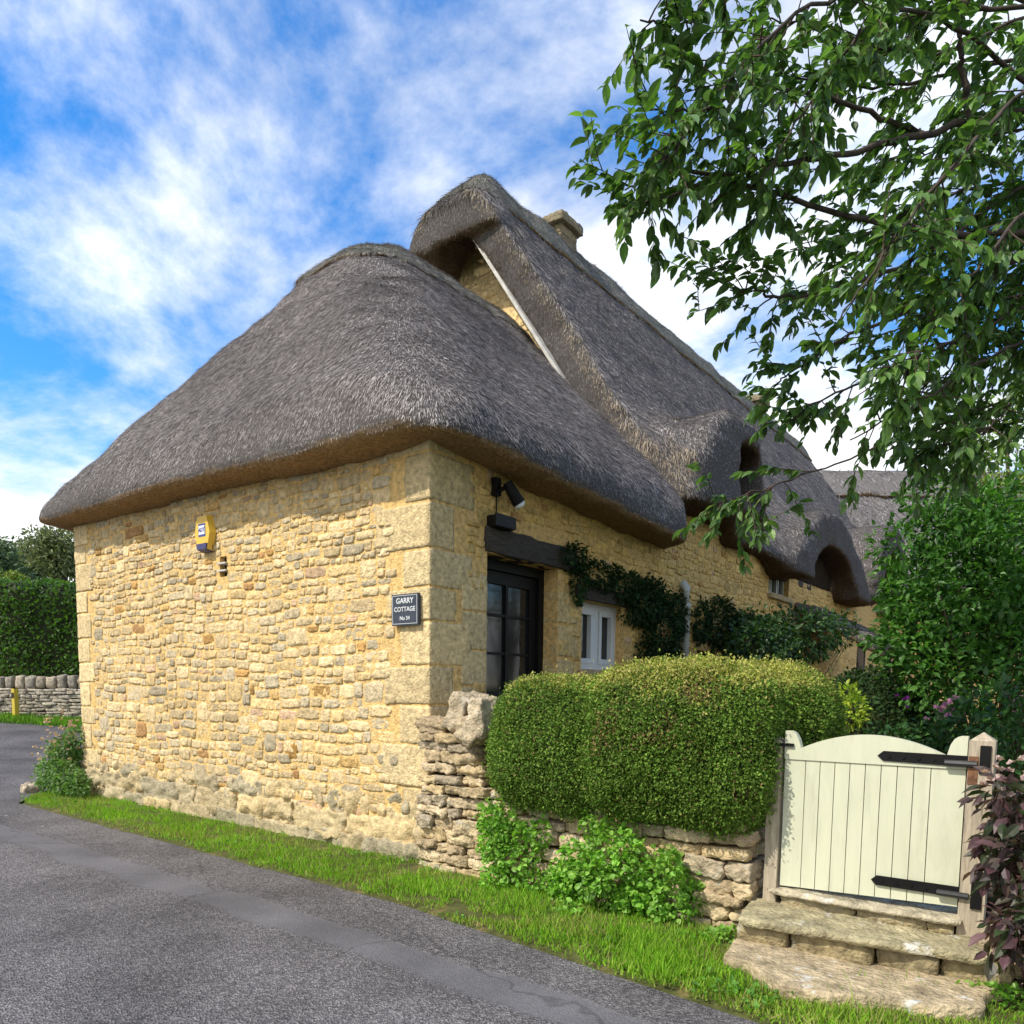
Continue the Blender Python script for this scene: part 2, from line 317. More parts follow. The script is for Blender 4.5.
# thin cracks
vw = N.new('ShaderNodeTexNoise'); vw.inputs['Scale'].default_value = 2.2; vw.inputs['Detail'].default_value = 6; L.new(tc.outputs['Object'], vw.inputs[0])
va_ = N.new('ShaderNodeVectorMath'); va_.operation = 'MULTIPLY_ADD'; L.new(vw.outputs['Color'], va_.inputs[0]); va_.inputs[1].default_value = (.55, .55, 0); L.new(tc.outputs['Object'], va_.inputs[2])
vc = N.new('ShaderNodeTexVoronoi'); vc.feature = 'DISTANCE_TO_EDGE'; vc.inputs['Scale'].default_value = .42; L.new(va_.outputs[0], vc.inputs[0])
rc = N.new('ShaderNodeMapRange'); L.new(vc.outputs['Distance'], rc.inputs[0]); rc.inputs['From Min'].default_value = .0015; rc.inputs['From Max'].default_value = .005; rc.inputs['To Min'].default_value = .68
sc2 = N.new('ShaderNodeVectorMath'); sc2.operation = 'SCALE'; L.new(sca.outputs[0], sc2.inputs[0]); L.new(rc.outputs[0], sc2.inputs['Scale']); sca = sc2
# sparse pale droppings / worn chips
ns_ = N.new('ShaderNodeTexNoise'); ns_.inputs['Scale'].default_value = 7; ns_.inputs['Detail'].default_value = 3; L.new(tc.outputs['Object'], ns_.inputs[0])
rs = N.new('ShaderNodeMapRange'); L.new(ns_.outputs['Fac'], rs.inputs[0]); rs.inputs['From Min'].default_value = .745; rs.inputs['From Max'].default_value = .77
mxb = N.new('ShaderNodeMix'); mxb.data_type = 'RGBA'; L.new(rs.outputs[0], mxb.inputs[0]); L.new(sca.outputs[0], mxb.inputs[6]); mxb.inputs[7].default_value = (.5, .5, .48, 1)
L.new(mxb.outputs[2], b.inputs['Base Color']); b.inputs['Roughness'].default_value = .8; b.inputs['Specular IOR Level'].default_value = .3
bp = N.new('ShaderNodeBump'); bp.inputs['Strength'].default_value = .9; bp.inputs['Distance'].default_value = .012
hh = mth('MULTIPLY', mth('ADD', vo.outputs['Distance'], mth('MULTIPLY', nf.outputs['Fac'], .4)), mth('SUBTRACT', 1.0, mth('MULTIPLY', band.outputs[0], .8))); L.new(hh, bp.inputs['Height']); L.new(bp.outputs[0], b.inputs['Normal'])
M_ROAD = mr_
xs = np.arange(-32, 14.1, .5)
def road_far(x): return np.where(x < -7.4, 30, np.interp(x, [-7.4, -7.0, 0.6, 3.3, 14], [-.55, -.93, -.96, -1.25, -1.45]))
mb = MB()
X = np.concatenate([np.arange(-30, -7.4, 1.0), np.arange(-7.4, 14.1, .2)])
ed = np.interp(X, [-30, -18, -14, -10.5, -8.6, -7.9, -7.5, -7.1, -6.6, .6, 3.3, 14], [2.2, 2.6, 3.6, 7.5, 12, 13, .1, -.6, -.93, -.96, -1.25, -1.5])
T = np.linspace(0, 1, 24)
Yg = (-14+(ed[:, None]+14)*T[None]); Xg = np.repeat(X[:, None], 24, 1)
Zg = gz(Xg, Yg)+.004-.02*np.exp(-((Yg-ed[:, None])/.25)**2)*0
V = np.stack([Xg, Yg, Zg], -1).reshape(-1, 3); i = (np.arange(len(X)-1)[:, None]*24+np.arange(23)).ravel()
tag(MB().add(V, np.stack([i, i+24, i+25, i+1], 1)).build('road', M_ROAD, smooth=True), kind='structure')
# garden terrace behind the wall and gate
tag(box(MB(), (.05, .55, -.3), (30, 32, .36)).build('garden_ground', M_SOIL), kind='structure')
# grass verge
def edge_y(x): return np.interp(x, [-7.9, -7.5, -7.1, -6.6, .6, 3.3, 14], [.5, .1, -.6, -.93, -.96, -1.25, -1.5])
def verge_in(p):
    x, y = p[:, 0], p[:, 1]; wob = .05*vnoise(np.stack([x*2.5, y*0, x*0], 1), 5)+.05*vnoise(np.stack([x*8, y*0, x*0], 1), 6)
    return (y > edge_y(x)+wob) & (y < np.where(x < -6.75, .8, np.where(x < 2.8, .02, -.42)))
gxs = np.linspace(-7.7, 6.5, 300); gt = np.linspace(0, 1, 10)
gt[0] = -.03; e0 = (edge_y(gxs)-.03+.05*vnoise(np.stack([gxs*2.5, gxs*0, gxs*0], 1), 5)+.04*vnoise(np.stack([gxs*9, gxs*0, gxs*0], 1), 6))[:, None]
gyy = e0+(np.where(gxs < -6.85, .9, .1)[:, None]-e0)*gt
gxx = np.repeat(gxs[:, None], 10, 1); gzz = np.where(gt < 0, -.02, .010)[None]+(.035*np.sin(np.clip(gt*2.2, 0, 1.57)))[None]+np.clip(gt*5, 0, 1)[None]*.010*vnoise(np.stack([gxx*6, gyy*6, gxx*0], -1), 3)
i = (np.arange(299)[:, None]*10+np.arange(9)).ravel()
M_TURF = mat('turf_soil', (.07, .075, .02), rough=1, ns=10, namp=.5, bs=40, bump=.6, tint=((.20, .14, .06), 4, .55, .68))
tag(MB().add(np.stack([gxx, gyy, gzz], -1).reshape(-1, 3), np.stack([i, i+10, i+11, i+1], 1)).build('verge', M_TURF, smooth=True), kind='structure')
n = 230000; p = np.stack([rng.uniform(-7.6, 6.5, n), rng.uniform(-1.6, .8, n), np.zeros(n)], 1)
nearw = np.clip((6.5-np.abs(p[:, 0]-3.0))/6.5, .35, 1)
p = p[verge_in(p) & (rng.random(n) < nearw)]
bare = fbm(np.stack([p[:, 0]*1.6, p[:, 1]*2.5, p[:, 0]*0], 1), 21); de = p[:, 1]-edge_y(p[:, 0]); p = p[(bare < .85) & (rng.random(len(p)) < np.clip(.18+de*6+.5*vnoise(p*5, 44), .12, 1))]; n = len(p)
p[:, 2] = .02
ht = (.04+.03*rng.random(n)+.05*(rng.random(n) < .03))*(1+.35*vnoise(p*3, 8))*np.clip(.6+ (p[:, 1]-edge_y(p[:, 0]))*1.6, .5, 1.15)
d = nrm(rdir(n)*.55+np.array([0, -.1, 1])); 
g = palette(n, [(.17, .36, .02), (.22, .43, .025), (.13, .29, .018), (.29, .41, .055)]); dry = (vnoise(p*np.array([2, 4, 1]), 31) > .25) & (rng.random(n) < .45); g[dry] = palette(int(dry.sum()), [(.30, .30, .09), (.26, .33, .06)])
gm = scatter(MB(), BLADE, p, d, rdir(n), ht, g, .11*(.045/ht)*1.6)
cp = p[(fbm(p*1.9, 71, 2) > .42)]; cp = cp[rng.random(len(cp)) < .10]; k_ = len(cp); cp = cp+np.c_[rng.normal(0, .02, (k_, 2)), rng.uniform(.015, .05, k_)]
scatter(gm, RLEAF, cp, rdir(k_)+[0, 0, .2], rdir(k_)*.4+[0, 0, 1], rng.uniform(.018, .04, k_), palette(k_, [(.10, .24, .03), (.14, .30, .05), (.08, .18, .03)]))
dp = p[rng.random(n) < .02]; k_ = len(dp); scatter(gm, BLADE, dp+[0, 0, .015], rdir(k_)+[0, 0, .25], rdir(k_), rng.uniform(.05, .11, k_), palette(k_, [(.42, .33, .16), (.34, .26, .12)]), .05)
tag(gm.build('grass', M_GRASS), 'short bright green grass on the verge along the road', 'grass', kind='stuff')

# ------------------------------------------------------------------ COTTAGE
cot = thing('thatched_cottage', (-3.4, 5, 0), 'ochre stone cottage with two deep grey thatched roofs beside the road', 'cottage')
STONES = [(.57, .435, .235), (.61, .47, .26), (.52, .40, .22), (.64, .50, .28), (.53, .43, .265), (.46, .385, .25), (.60, .44, .21)]
ACC = [(.46, .27, .09), (.44, .25, .10), (.50, .345, .21), (.54, .37, .23), (.52, .34, .13)]
def wall_panel(mb, O, U, Wd, H, holes, thick, col):
    """wall of height H along U from O, front face outward = U x Z, holes are (u0,v0,u1,v1)"""
    O = np.array(O, float); U = np.array(U, float); Nn = np.array([U[1], -U[0], 0]); Z = np.array([0, 0, 1.])
    us = sorted({0, Wd}|{h[0] for h in holes}|{h[2] for h in holes}); vs = sorted({0, H}|{h[1] for h in holes}|{h[3] for h in holes})
    inh = lambda u, v: any(h[0] < u < h[2] and h[1] < v < h[3] for h in holes) or not (0 < u < Wd and 0 < v < H)
    P = lambda u, v, t: O+U*u+Z*v-Nn*t
    for a in range(len(us)-1):
        for c in range(len(vs)-1):
            um, vm = (us[a]+us[a+1])/2, (vs[c]+vs[c+1])/2
            if inh(um, vm): continue
            u0, u1, v0, v1 = us[a], us[a+1], vs[c], vs[c+1]
            mb.add([P(u0, v0, 0), P(u1, v0, 0), P(u1, v1, 0), P(u0, v1, 0)], [[0, 1, 2, 3]], col)
            mb.add([P(u0, v0, thick), P(u1, v0, thick), P(u1, v1, thick), P(u0, v1, thick)], [[3, 2, 1, 0]], col)
            eps = 1e-4
            for (du, dv, q) in ((u0-eps, vm, [(u0, v0), (u0, v1)]), (u1+eps, vm, [(u1, v1), (u1, v0)]), (um, v0-eps, [(u1, v0), (u0, v0)]), (um, v1+eps, [(u0, v1), (u1, v1)])):
                if inh(du, dv): mb.add([P(*q[0], 0), P(*q[1], 0), P(*q[1], thick), P(*q[0], thick)], [[0, 1, 2, 3]], col)
NS, NT = 13, 8
_s, _t = np.meshgrid(np.sin(np.linspace(-1, 1, NS)*np.pi/2*.92)/np.sin(np.pi/2*.92), np.sin(np.linspace(-1, 1, NT)*np.pi/2*.92)/np.sin(np.pi/2*.92), indexing='ij'); _s = _s.ravel(); _t = _t.ravel()
_i = (np.arange(NS-1)[:, None]*NT+np.arange(NT-1)).ravel(); SF = np.stack([_i, _i+NT, _i+NT+1, _i+1], 1)
def rubble(mb, O, U, Wd, H, ok, row=(.11, .25), proud=.02, acc=.09, gap=.0065, pal=STONES, big=1.0, v0=0):
    O = np.array(O, float); U = np.array(U, float); Nn = np.array([U[1], -U[0], 0]); Z = np.array([0, 0, 1.])
    def stone(u0, v0, u1, v1):
        uc, vc = (u0+u1)/2, (v0+v1)/2
        if not ok(uc, vc, (u1-u0)/2, (v1-v0)/2): return
        hu, hv = (u1-u0)/2-gap*random.uniform(.4, 1.1), (v1-v0)/2-gap*random.uniform(.3, .9)
        if hu < .02 or hv < .012: return
        sd = random.randrange(10**6); e = random.uniform(.06, .30)
        s = _s*np.sqrt(1-e*_t**2); t = _t*np.sqrt(1-e*_s**2)
        j = np.stack([s*2.2, t*2.2, s*0+sd % 53], 1)
        s = s+.13*vnoise(j, sd); t = t+.15*vnoise(j, sd+1)
        wav = .035*math.sin(uc*2.1+vc*.8)+.02*math.sin(uc*5.3)
        rot = random.gauss(0, .03)
        b = np.clip((1-np.abs(_s)**6)*(1-np.abs(_t)**6), 0, 1)**.6
        dep = -.006+proud*random.uniform(.5, 1.35)*np.sqrt(b)+(.007*fbm(np.stack([s*hu*16, t*hv*16, s*0+sd % 31], 1), sd+2)+.005*vnoise(np.stack([s*hu*50, t*hv*50, s*0+sd % 31], 1), sd+4))*b
        uu = uc+s*hu+rot*t*hv; vv = vc+wav+t*hv-rot*s*hu
        V = O+U*uu[:, None]+Z*vv[:, None]+Nn*dep[:, None]
        c = np.array(random.choice(ACC) if random.random() < acc else random.choice(pal))*random.uniform(.80, 1.18)
        gl = .5+.5*vnoise(np.stack([uc*.7, vc*.7, 3.3]), 77); c = c*(.9+.18*gl)
        mb.add(V, SF, c)
    v = v0
    def course(u0, u1, v0f, v1f, k):
        u = u0
        while u < u1-.04:
            h = v1f((u+.1))-v0f((u+.1)); w_ = max(h*random.choice([1.1, 1.5, 2.0, 2.5, 3.0])*random.uniform(.85, 1.2), .09)
            w_ = min(w_, .52*big+.05, u1-u)
            if u1-(u+w_) < .06: w_ = u1-u
            uc = u+w_/2; stone(u, v0f(uc), u+w_, v1f(uc)); u += w_
    while v < H-.03:
        h = min(random.uniform(*row)*big, H-v); u = -random.uniform(0, .2); ph, fq, am = random.uniform(0, 9), random.uniform(.8, 1.7), random.uniform(.06, .16)*h
        mid = lambda u, v=v, h=h, ph=ph, fq=fq, am=am: v+h*.5+am*math.sin(u*fq+ph)+.5*am*math.sin(u*fq*2.7+ph*2)
        lo = lambda u, v=v: v
        hi = lambda u, v=v, h=h: v+h
        while u < Wd:
            seg = random.uniform(.5, 1.4)
            if h > .13*big: course(u, u+seg, lo, mid, 0); course(u, u+seg, mid, hi, 1)
            else: course(u, u+seg, lo, hi, 0)
            u += seg
            if random.random() < .55: w_ = h*random.uniform(1.0, 1.9); stone(u, v, u+w_, v+h); u += w_
        v += h
MORT = (.66, .445, .175)
# --- road-facing gable wall of the front wing
mbw = MB(); wall_panel(mbw, (-6.8, 0, -.2), (1, 0, 0), 6.79, 3.98, [(3.60, 2.98, 3.74, 3.20)], .45, MORT)
def okA(u, v, hu, hv):
    x = -6.8+u; z = v-.2
    if x+hu > -.02 or x-hu < -6.8+.02: return False
    if abs(x+3.13) < .09+hu*.8 and abs(z-2.87) < .12+hv*.8: return False
    if x+hu*.7 > -.42: return False
    if x-hu*.7 < -6.42 and z > .5: return False
    return True
rubble(mbw, (-6.8, 0, -.2), (1, 0, 0), 6.8, 4.0, okA, v0=.50, acc=.075, big=.95, proud=.017)
# rough plinth of big boulders half smeared with mortar
for lay, (zb, zt) in enumerate(((-.12, .17), (.15, .38), (.34, .56))):
    x = -6.85
    while x < -.05:
        wd = random.uniform(.35, .95) if lay < 2 else random.uniform(.22, .55); x1 = min(x+wd, .02)
        if x1-x > .12:
            pr = (.08, .04, .012)[lay]*random.uniform(.5, 1.3)
            rock(mbw, ((x+x1)/2, .12, (zb+zt)/2+random.uniform(-.03, .03)), ((x1-x)/2*1.04, .12+pr, (zt-zb)/2*random.uniform(1.05, 1.3)), np.array(random.choice([(.44, .35, .20), (.48, .38, .21), (.40, .33, .20), (.36, .31, .20), (.52, .40, .21)]))*random.uniform(.85, 1.1), rnd=.26, noise=.042, n=14)
        x = x1
# quoins at both ends of the gable
QC = [(.58, .455, .245), (.54, .425, .23), (.62, .48, .255), (.53, .42, .23), (.60, .45, .215)]
def quoin(mb, x0, x1, y0, y1, z0, z1, c=None):
    rock(mb, ((x0+x1)/2, (y0+y1)/2, (z0+z1)/2), ((x1-x0)/2, (y1-y0)/2, (z1-z0)/2-.008), np.array(c or random.choice(QC))*random.uniform(.88, 1.1), rnd=.05, noise=.007, n=14)
z = .05; k = 0
while z < 3.75:
    h = min(random.uniform(.24, .42), max(.06, 3.76-z)); lx, ly = ((.62, .30), (.34, .58))[k % 2]
    quoin(mbw, -lx*random.uniform(.85, 1.1), .006, -.008, ly*random.uniform(.9, 1.1), z, z+h); z += h; k += 1
z = .45; k = 0
while z < 3.75:
    h = min(random.uniform(.22, .40), max(.06, 3.76-z)); quoin(mbw, -6.808, -6.8+(.5, .3)[k % 2]*random.uniform(.8, 1.2), -.008, .35, z, z+h, (.64, .50, .27)); z += h; k += 1
# one socket stone hole low on the wall (ochre recess)
rock(mbw, tuple(at(292, 751, 1, -.0)), (.10, .012, .075), (.34, .19, .05), noise=.01)
mbw.build('gable_wall', M_STONE, cot, smooth=True)
# --- long side wall (front wing and main house share one plane)
DY0, DY1, DZ1 = .765, 1.95, 2.84
WY0, WY1, WZ0, WZ1 = 2.43, 3.36, 1.80, 2.56
holes = [(DY0, .9, DY1, DZ1+.2), (WY0, WZ0+.2, WY1, WZ1+.2), (5.55, 1.35, 6.2, 2.35), (8.45, 3.45, 9.55, 4.2)]
mbs = MB()
wall_panel(mbs, (0, .02, -.2), (0, 1, 0), 4.98, 3.93, [(h[0]-.02, h[1], h[2]-.02, h[3]) for h in holes[:2]], .45, MORT)
wall_panel(mbs, (0, 5.0, -.2), (0, 1, 0), 15, 4.45, [(h[0]-5, h[1], h[2]-5, h[3]) for h in holes[2:]], .45, MORT)
def okS(u, v, hu, hv):
    for h in holes:
        if u+hu*.85+.02 > h[0] and u-hu*.85+.02 < h[2] and v+hv > h[1] and v-hv < h[3]: return False
    if DY0-.1 < u+.02 < 2.25 and abs(v-DZ1-.34) < .16+hv*.6: return False
    return u-hu > .42 and (v+hv < 3.9 or u-hu > 4.98)
rubble(mbs, (0, .02, -.2), (0, 1, 0), 14.0, 4.4, okS, row=(.14, .30), v0=.5, acc=.06, big=.9, pal=[(.60, .42, .155), (.64, .45, .17), (.56, .39, .15), (.62, .43, .145)])
z = .5
while z < 2.62:      # squared jamb stones beside the door
    h = random.uniform(.25, .4); quoin(mbs, -.3, .007, .36+random.uniform(-.05, .1), DY0, z, z+h); quoin(mbs, -.3, .007, DY1, DY1+random.uniform(.2, .4), z, z+h*.93, (.56, .42, .20)); z += h
mbs.build('side_wall', M_STONE, cot, smooth=True)
# left flank of both wings (seen only from the side) and upper gable
mbl = MB(); wall_panel(mbl, (-6.8, 20, -.2), (0, -1, 0), 19.55, 4.6, [], .45, MORT); mbl.build('flank_wall', M_STONE, cot)
mbg = MB(); poly = [(-6.7, 3.2), (-.05, 3.2), (-.05, 3.7), (-3.4, 8.75), (-6.7, 3.7)]; prism(mbg, poly, 4.66, 5.4, (.72, .53, .26))
def okG(u, v, hu, hv):
    x = -6.8+u; z = v
    return z+hv < 8.7-1.5*(abs(x+3.4)+hu*.8) and z > 4.5
rubble(mbg, (-6.8, 4.66, 0), (1, 0, 0), 6.8, 8.4, okG, row=(.16, .3), v0=4.5, proud=.008, gap=.03, pal=[(.70, .52, .26), (.66, .49, .25), (.74, .55, .29)])
mbg.build('upper_gable', M_STONE, cot, smooth=True)
mbb = MB(); nn = nrm(np.array([[1.55, 0, 1.0]]))[0]
for sgn in (1,):
    off = -.455; q0 = np.array([.12, 4.37, 4.12])+nn*off
    a0 = q0+np.array([-1, 0, 1.55])*2.95; a1 = q0+np.array([-1, 0, 1.55])*.9; a0[1] = 4.08
    P = [a0, a1, a1-nn*.045, a0-nn*.045]; P = [np.array([(-6.8-p[0]) if sgn < 0 else p[0], p[1], p[2]]) for p in P]
    Q = [p+np.array([0, .27, 0]) for p in P]; mbb.add(P+Q, BOXF, (.5, .49, .45))
mbb.build('barge_board', mat('limewashed_edge', (.55, .53, .48), rough=.9, ns=9, namp=.25, bump=.2), cot)
# --- thatch
TH = [(.20, .181, .174), (.15, .136, .132), (.26, .238, .228), (.11, .10, .098), (.33, .30, .285), (.17, .15, .14), (.075, .067, .064), (.23, .208, .20)]
def thatch(name, fn, lo, hi, h, parent, nstraw, keep=None, slen=(.04, .12), sw=.0038, pal=TH, base=(.085, .077, .072), tanv=(.26, .165, .08), verge=0, und=[(.30, .20, .10), (.20, .13, .065), (.38, .26, .14)]):
    def f2(X, Y, Z):
        D = fn(X, Y, Z); P = np.stack([X, Y, Z], -1); near = np.abs(D) < .3
        q = P[near]; D = D.copy(); D[near] += .030*vnoise(q*1.3, 2)+.020*vnoise(q*3.7, 4)+.010*vnoise(q*9, 6); return D
    V, Fq = nets(f2, lo, hi, h); vn, _ = vnormals(V, Fq)
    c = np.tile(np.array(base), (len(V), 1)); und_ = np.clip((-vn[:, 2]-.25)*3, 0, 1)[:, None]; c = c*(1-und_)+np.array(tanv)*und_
    mb = MB().add(V, Fq, c)
    if nstraw:
        p, nm = sample(V, Fq, nstraw, keep)
        g = np.array([0, 0, -1.]); d = g-(nm@g)[:, None]*nm; flat = np.linalg.norm(d, axis=1) < .25
        d = nrm(d+1e-6)+rdir(nstraw)*.15+nm*rng.uniform(.01, .20, (nstraw, 1)); un = nm[:, 2] < -.3
        d[un] = nrm(nm[un]*.25+rdir(int(un.sum()))*.8)
        vg = verge(p) if callable(verge) else 0*p[:, 0]; ln = rng.uniform(*slen, nstraw)*np.where(vg != 0, 1.6, 1)*np.where(rng.random(nstraw) < .45, .45, 1)*np.clip(.28+1.25*(nm[:, 2]-.05), .28, 1); cs = palette(nstraw, pal, .18)*1.72*(1+.16*vnoise(p*np.array([8, 8, .8]), 41))[:, None]
        cs *= (1+.22*fbm(p*1.1, 9, 2)+.15*vnoise(p*4.0, 12))[:, None]
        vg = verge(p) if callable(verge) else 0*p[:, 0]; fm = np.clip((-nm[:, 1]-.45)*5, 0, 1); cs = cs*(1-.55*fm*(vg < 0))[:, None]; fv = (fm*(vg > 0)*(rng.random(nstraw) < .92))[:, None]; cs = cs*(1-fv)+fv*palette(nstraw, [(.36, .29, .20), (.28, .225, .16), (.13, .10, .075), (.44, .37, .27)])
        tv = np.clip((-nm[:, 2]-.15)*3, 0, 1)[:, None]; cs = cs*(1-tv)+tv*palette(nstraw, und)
        mb2 = MB(); scatter(mb2, STRAW, p-nm*.003, d, nm+rdir(nstraw)*.3, ln, np.clip(cs, .02, .85), sw/ln); mb.add(mb2.v[0], mb2.f[0], mb2.c[0])
    return mb.build(name, M_STRAW, parent, smooth=True)
def pl(nx, ny, nz, px, py, pz):
    n_ = np.array([nx, ny, nz], float); n_ /= np.linalg.norm(n_); return lambda X, Y, Z: (X-px)*n_[0]+(Y-py)*n_[1]+(Z-pz)*n_[2]
sA = 1.03
A_r = pl(sA, 0, 1, .42, 0, 3.86); A_l = pl(-.855, 0, 1, -7.46, 0, 4.08); A_f = pl(0, -1.36, 1, 0, -.45, 3.98)
def A_out(X, Y, Z):
    s = smax(A_r(X, Y, Z), A_l(X, Y, Z), .95); s = smax(s, A_f(X, Y, Z), .7); return s
def A_sd(X, Y, Z):
    s = A_out(X, Y, Z); s = smax(s, smax(X-.44, -.44-Y, .55), .36); s = smax(s, -7.48-X, .36)
    s = smax(s, (3.625-.02*X-.055*Y+.02*np.sin(X*1.3))-Z, .10); return smax(s, Y-np.interp(X, [-2.2, -.6, .5], [5.15, 4.85, 4.15]), .06)
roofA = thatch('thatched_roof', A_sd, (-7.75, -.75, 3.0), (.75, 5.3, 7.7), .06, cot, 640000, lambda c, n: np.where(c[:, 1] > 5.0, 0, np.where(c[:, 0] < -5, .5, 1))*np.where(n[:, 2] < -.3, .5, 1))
def capA(X, Y, Z):
    s = A_out(X, Y, Z); sc = .05*np.abs(np.sin((X+Y)*3.2)); s2 = np.maximum(s-.026, (6.72+sc)-Z); return np.maximum(np.maximum(s2, -(s+.08)), Y-4.98)
thatch('ridge_cap', capA, (-5.2, .8, 6.4), (-1.6, 5.1, 7.8), .045, roofA, 60000, lambda c, n: (n[:, 2] > .1)*1.0, base=(.12, .12, .10), pal=TH+[(.18, .19, .14), (.22, .22, .17)])
sB = 1.55
B_r = pl(sB, 0, 1, .12, 0, 4.12); B_l = pl(-sB, 0, 1, -6.92, 0, 4.12); B_h = pl(0, -1.05, 1, 0, 3.9, 8.62)
def B_out(X, Y, Z): return smax(smax(B_r(X, Y, Z), B_l(X, Y, Z), .42), B_h(X, Y, Z), .25)
def B_sd(X, Y, Z):
    o = B_out(X, Y, Z)
    sharp = np.maximum(B_r(X, Y, Z), B_l(X, Y, Z))
    s = smax(o, smax(X-.40, -7.2-X, .2), .3)
    s = smax(s, np.interp(Z, [4.0, 6.6, 7.8, 8.7], [4.40, 4.38, 4.14, 3.95])-Y, .06)
    zb = np.interp(Y, [0, 6.0, 6.3, 9.6, 11.8, 12.2, 30], [4.08, 4.12, 3.74, 3.74, 3.60, 3.58, 3.55])
    s = smax(s, zb-Z, .14)
    s = np.maximum(s, -np.maximum(sharp+.50, Y-4.75))           # open under the verge
    hood = smax(o, -(B_h(X, Y, Z)+.40), .1); hood = smax(hood, 3.95-Y, .08); hood = np.maximum(hood, Y-5.3); hood = smax(hood, 7.85-Z, .1)
    s = smin(s, hood, .12)
    # eyebrow over the first dormer: long near flank, short far flank
    e1 = np.sqrt((np.where(Y < 6.3, (Y-6.3)/1.75, (Y-6.3)/.85))**2+((Z-4.15)/1.42)**2+(np.maximum(-X-.1, 0)/1.3)**2)-1; e1 = smax(e1*1.0, X-.40, .22); e1 = np.maximum(e1, np.where(Y < 6.0, 4.10, 4.2)-Z)
    e1 = smax(e1, np.interp(Z, [4.0, 6.6], [4.42, 4.40])-Y, .1); s = smin(s, e1, .55)
    c1 = np.maximum(smax(np.abs(Y-6.45)-.45, Z-5.12, .3), np.maximum(-.5-X, 4.32-Z)); s = smax(s, -c1, .05)
    e2 = np.sqrt(((Y-11.0)/2.5)**2+((Z-3.4)/1.62)**2+(np.maximum(-X, 0)/1.6)**2)-1; e2 = smax(e2*1.2, X-.46, .2); e2 = np.maximum(e2, 3.62-Z); s = smin(s, e2, .5)
    c2 = np.sqrt(((Y-10.9)/1.6)**2+((Z-3.4)/.92)**2)-1; c2 = np.maximum(c2*1.0, .0-X); s = smax(s, -c2, .06)
    e3 = np.sqrt(((Y-15.6)/1.7)**2+((Z-4.2)/1.35)**2)-1; e3 = smax(e3*1.3, X-.62, .2); e3 = np.maximum(e3, -1.6-X); e3 = np.maximum(e3, 3.62-Z); s = smin(s, e3, .3)
    c3 = np.sqrt(((Y-15.6)/1.1)**2+((Z-3.7)/1.22)**2)-1; c3 = np.maximum(c3*1.0, -.02-X); s = smax(s, -c3, .08)
    return np.maximum(s, Y-20.5)
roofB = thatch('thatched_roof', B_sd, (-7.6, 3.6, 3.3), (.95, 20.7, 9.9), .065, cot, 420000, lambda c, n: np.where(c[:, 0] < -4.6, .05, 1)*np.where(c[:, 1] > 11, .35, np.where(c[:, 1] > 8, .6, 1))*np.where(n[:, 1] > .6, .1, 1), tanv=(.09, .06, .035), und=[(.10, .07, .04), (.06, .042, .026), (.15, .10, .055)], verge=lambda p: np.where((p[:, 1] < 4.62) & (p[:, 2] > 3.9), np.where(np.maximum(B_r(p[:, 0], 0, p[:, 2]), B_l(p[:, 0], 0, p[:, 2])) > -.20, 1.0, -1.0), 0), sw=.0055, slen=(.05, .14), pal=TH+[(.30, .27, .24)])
def capB(X, Y, Z):
    s = B_out(X, Y, Z); sc = .05*np.abs(np.sin((X+Y)*3.2)); s2 = np.maximum(s-.04, (8.66+sc)-Z); s2 = smax(s2, 4.02-Y, .1); return np.maximum(np.maximum(s2, -(s+.08)), Y-20.4)
thatch('ridge_cap', capB, (-4.6, 3.6, 8.5), (-2.2, 20.7, 9.9), .05, roofB, 70000, lambda c, n: (n[:, 2] > .1)*np.where(c[:, 1] > 9, .4, 1), base=(.12, .12, .10), pal=TH+[(.18, .19, .14), (.22, .22, .17)])
# chimneys
def chimney(x0, x1, y0, y1, z0, z1, lab=None):
    mb = MB(); z = z0
    while z < z1-.02:
        h = min(random.uniform(.2, .3), z1-z)
        xs_ = [x0, x0+(x1-x0)*random.uniform(.35, .65), x1]
        for a in range(2): rock(mb, ((xs_[a]+xs_[a+1])/2, (y0+y1)/2, z+h/2), ((xs_[a+1]-xs_[a])/2, (y1-y0)/2, h/2), np.array(random.choice([(.26, .21, .13), (.22, .18, .12), (.28, .23, .14)])), rnd=.08, noise=.012, n=6)
        z += h
    c = mb.build('chimney', M_DRY, cot, smooth=True)
    m2 = MB(); rock(m2, ((x0+x1)/2, (y0+y1)/2, z1+.06), ((x1-x0)/2+.09, (y1-y0)/2+.09, .07), (.24, .20, .13), rnd=.1, noise=.015, n=10)
    rock(m2, ((x0+x1)/2, (y0+y1)/2, z1+.15), ((x1-x0)/2+.01, (y1-y0)/2+.01, .05), (.20, .20, .12), rnd=.3, noise=.015, n=10)
    m2.build('chimney_cap', M_DRY, c, smooth=True)
chimney(-3.60, -3.17, 6.58, 7.08, 8.7, 9.56)
chimney(-3.65, -3.15, 16.3, 16.9, 8.6, 9.45)
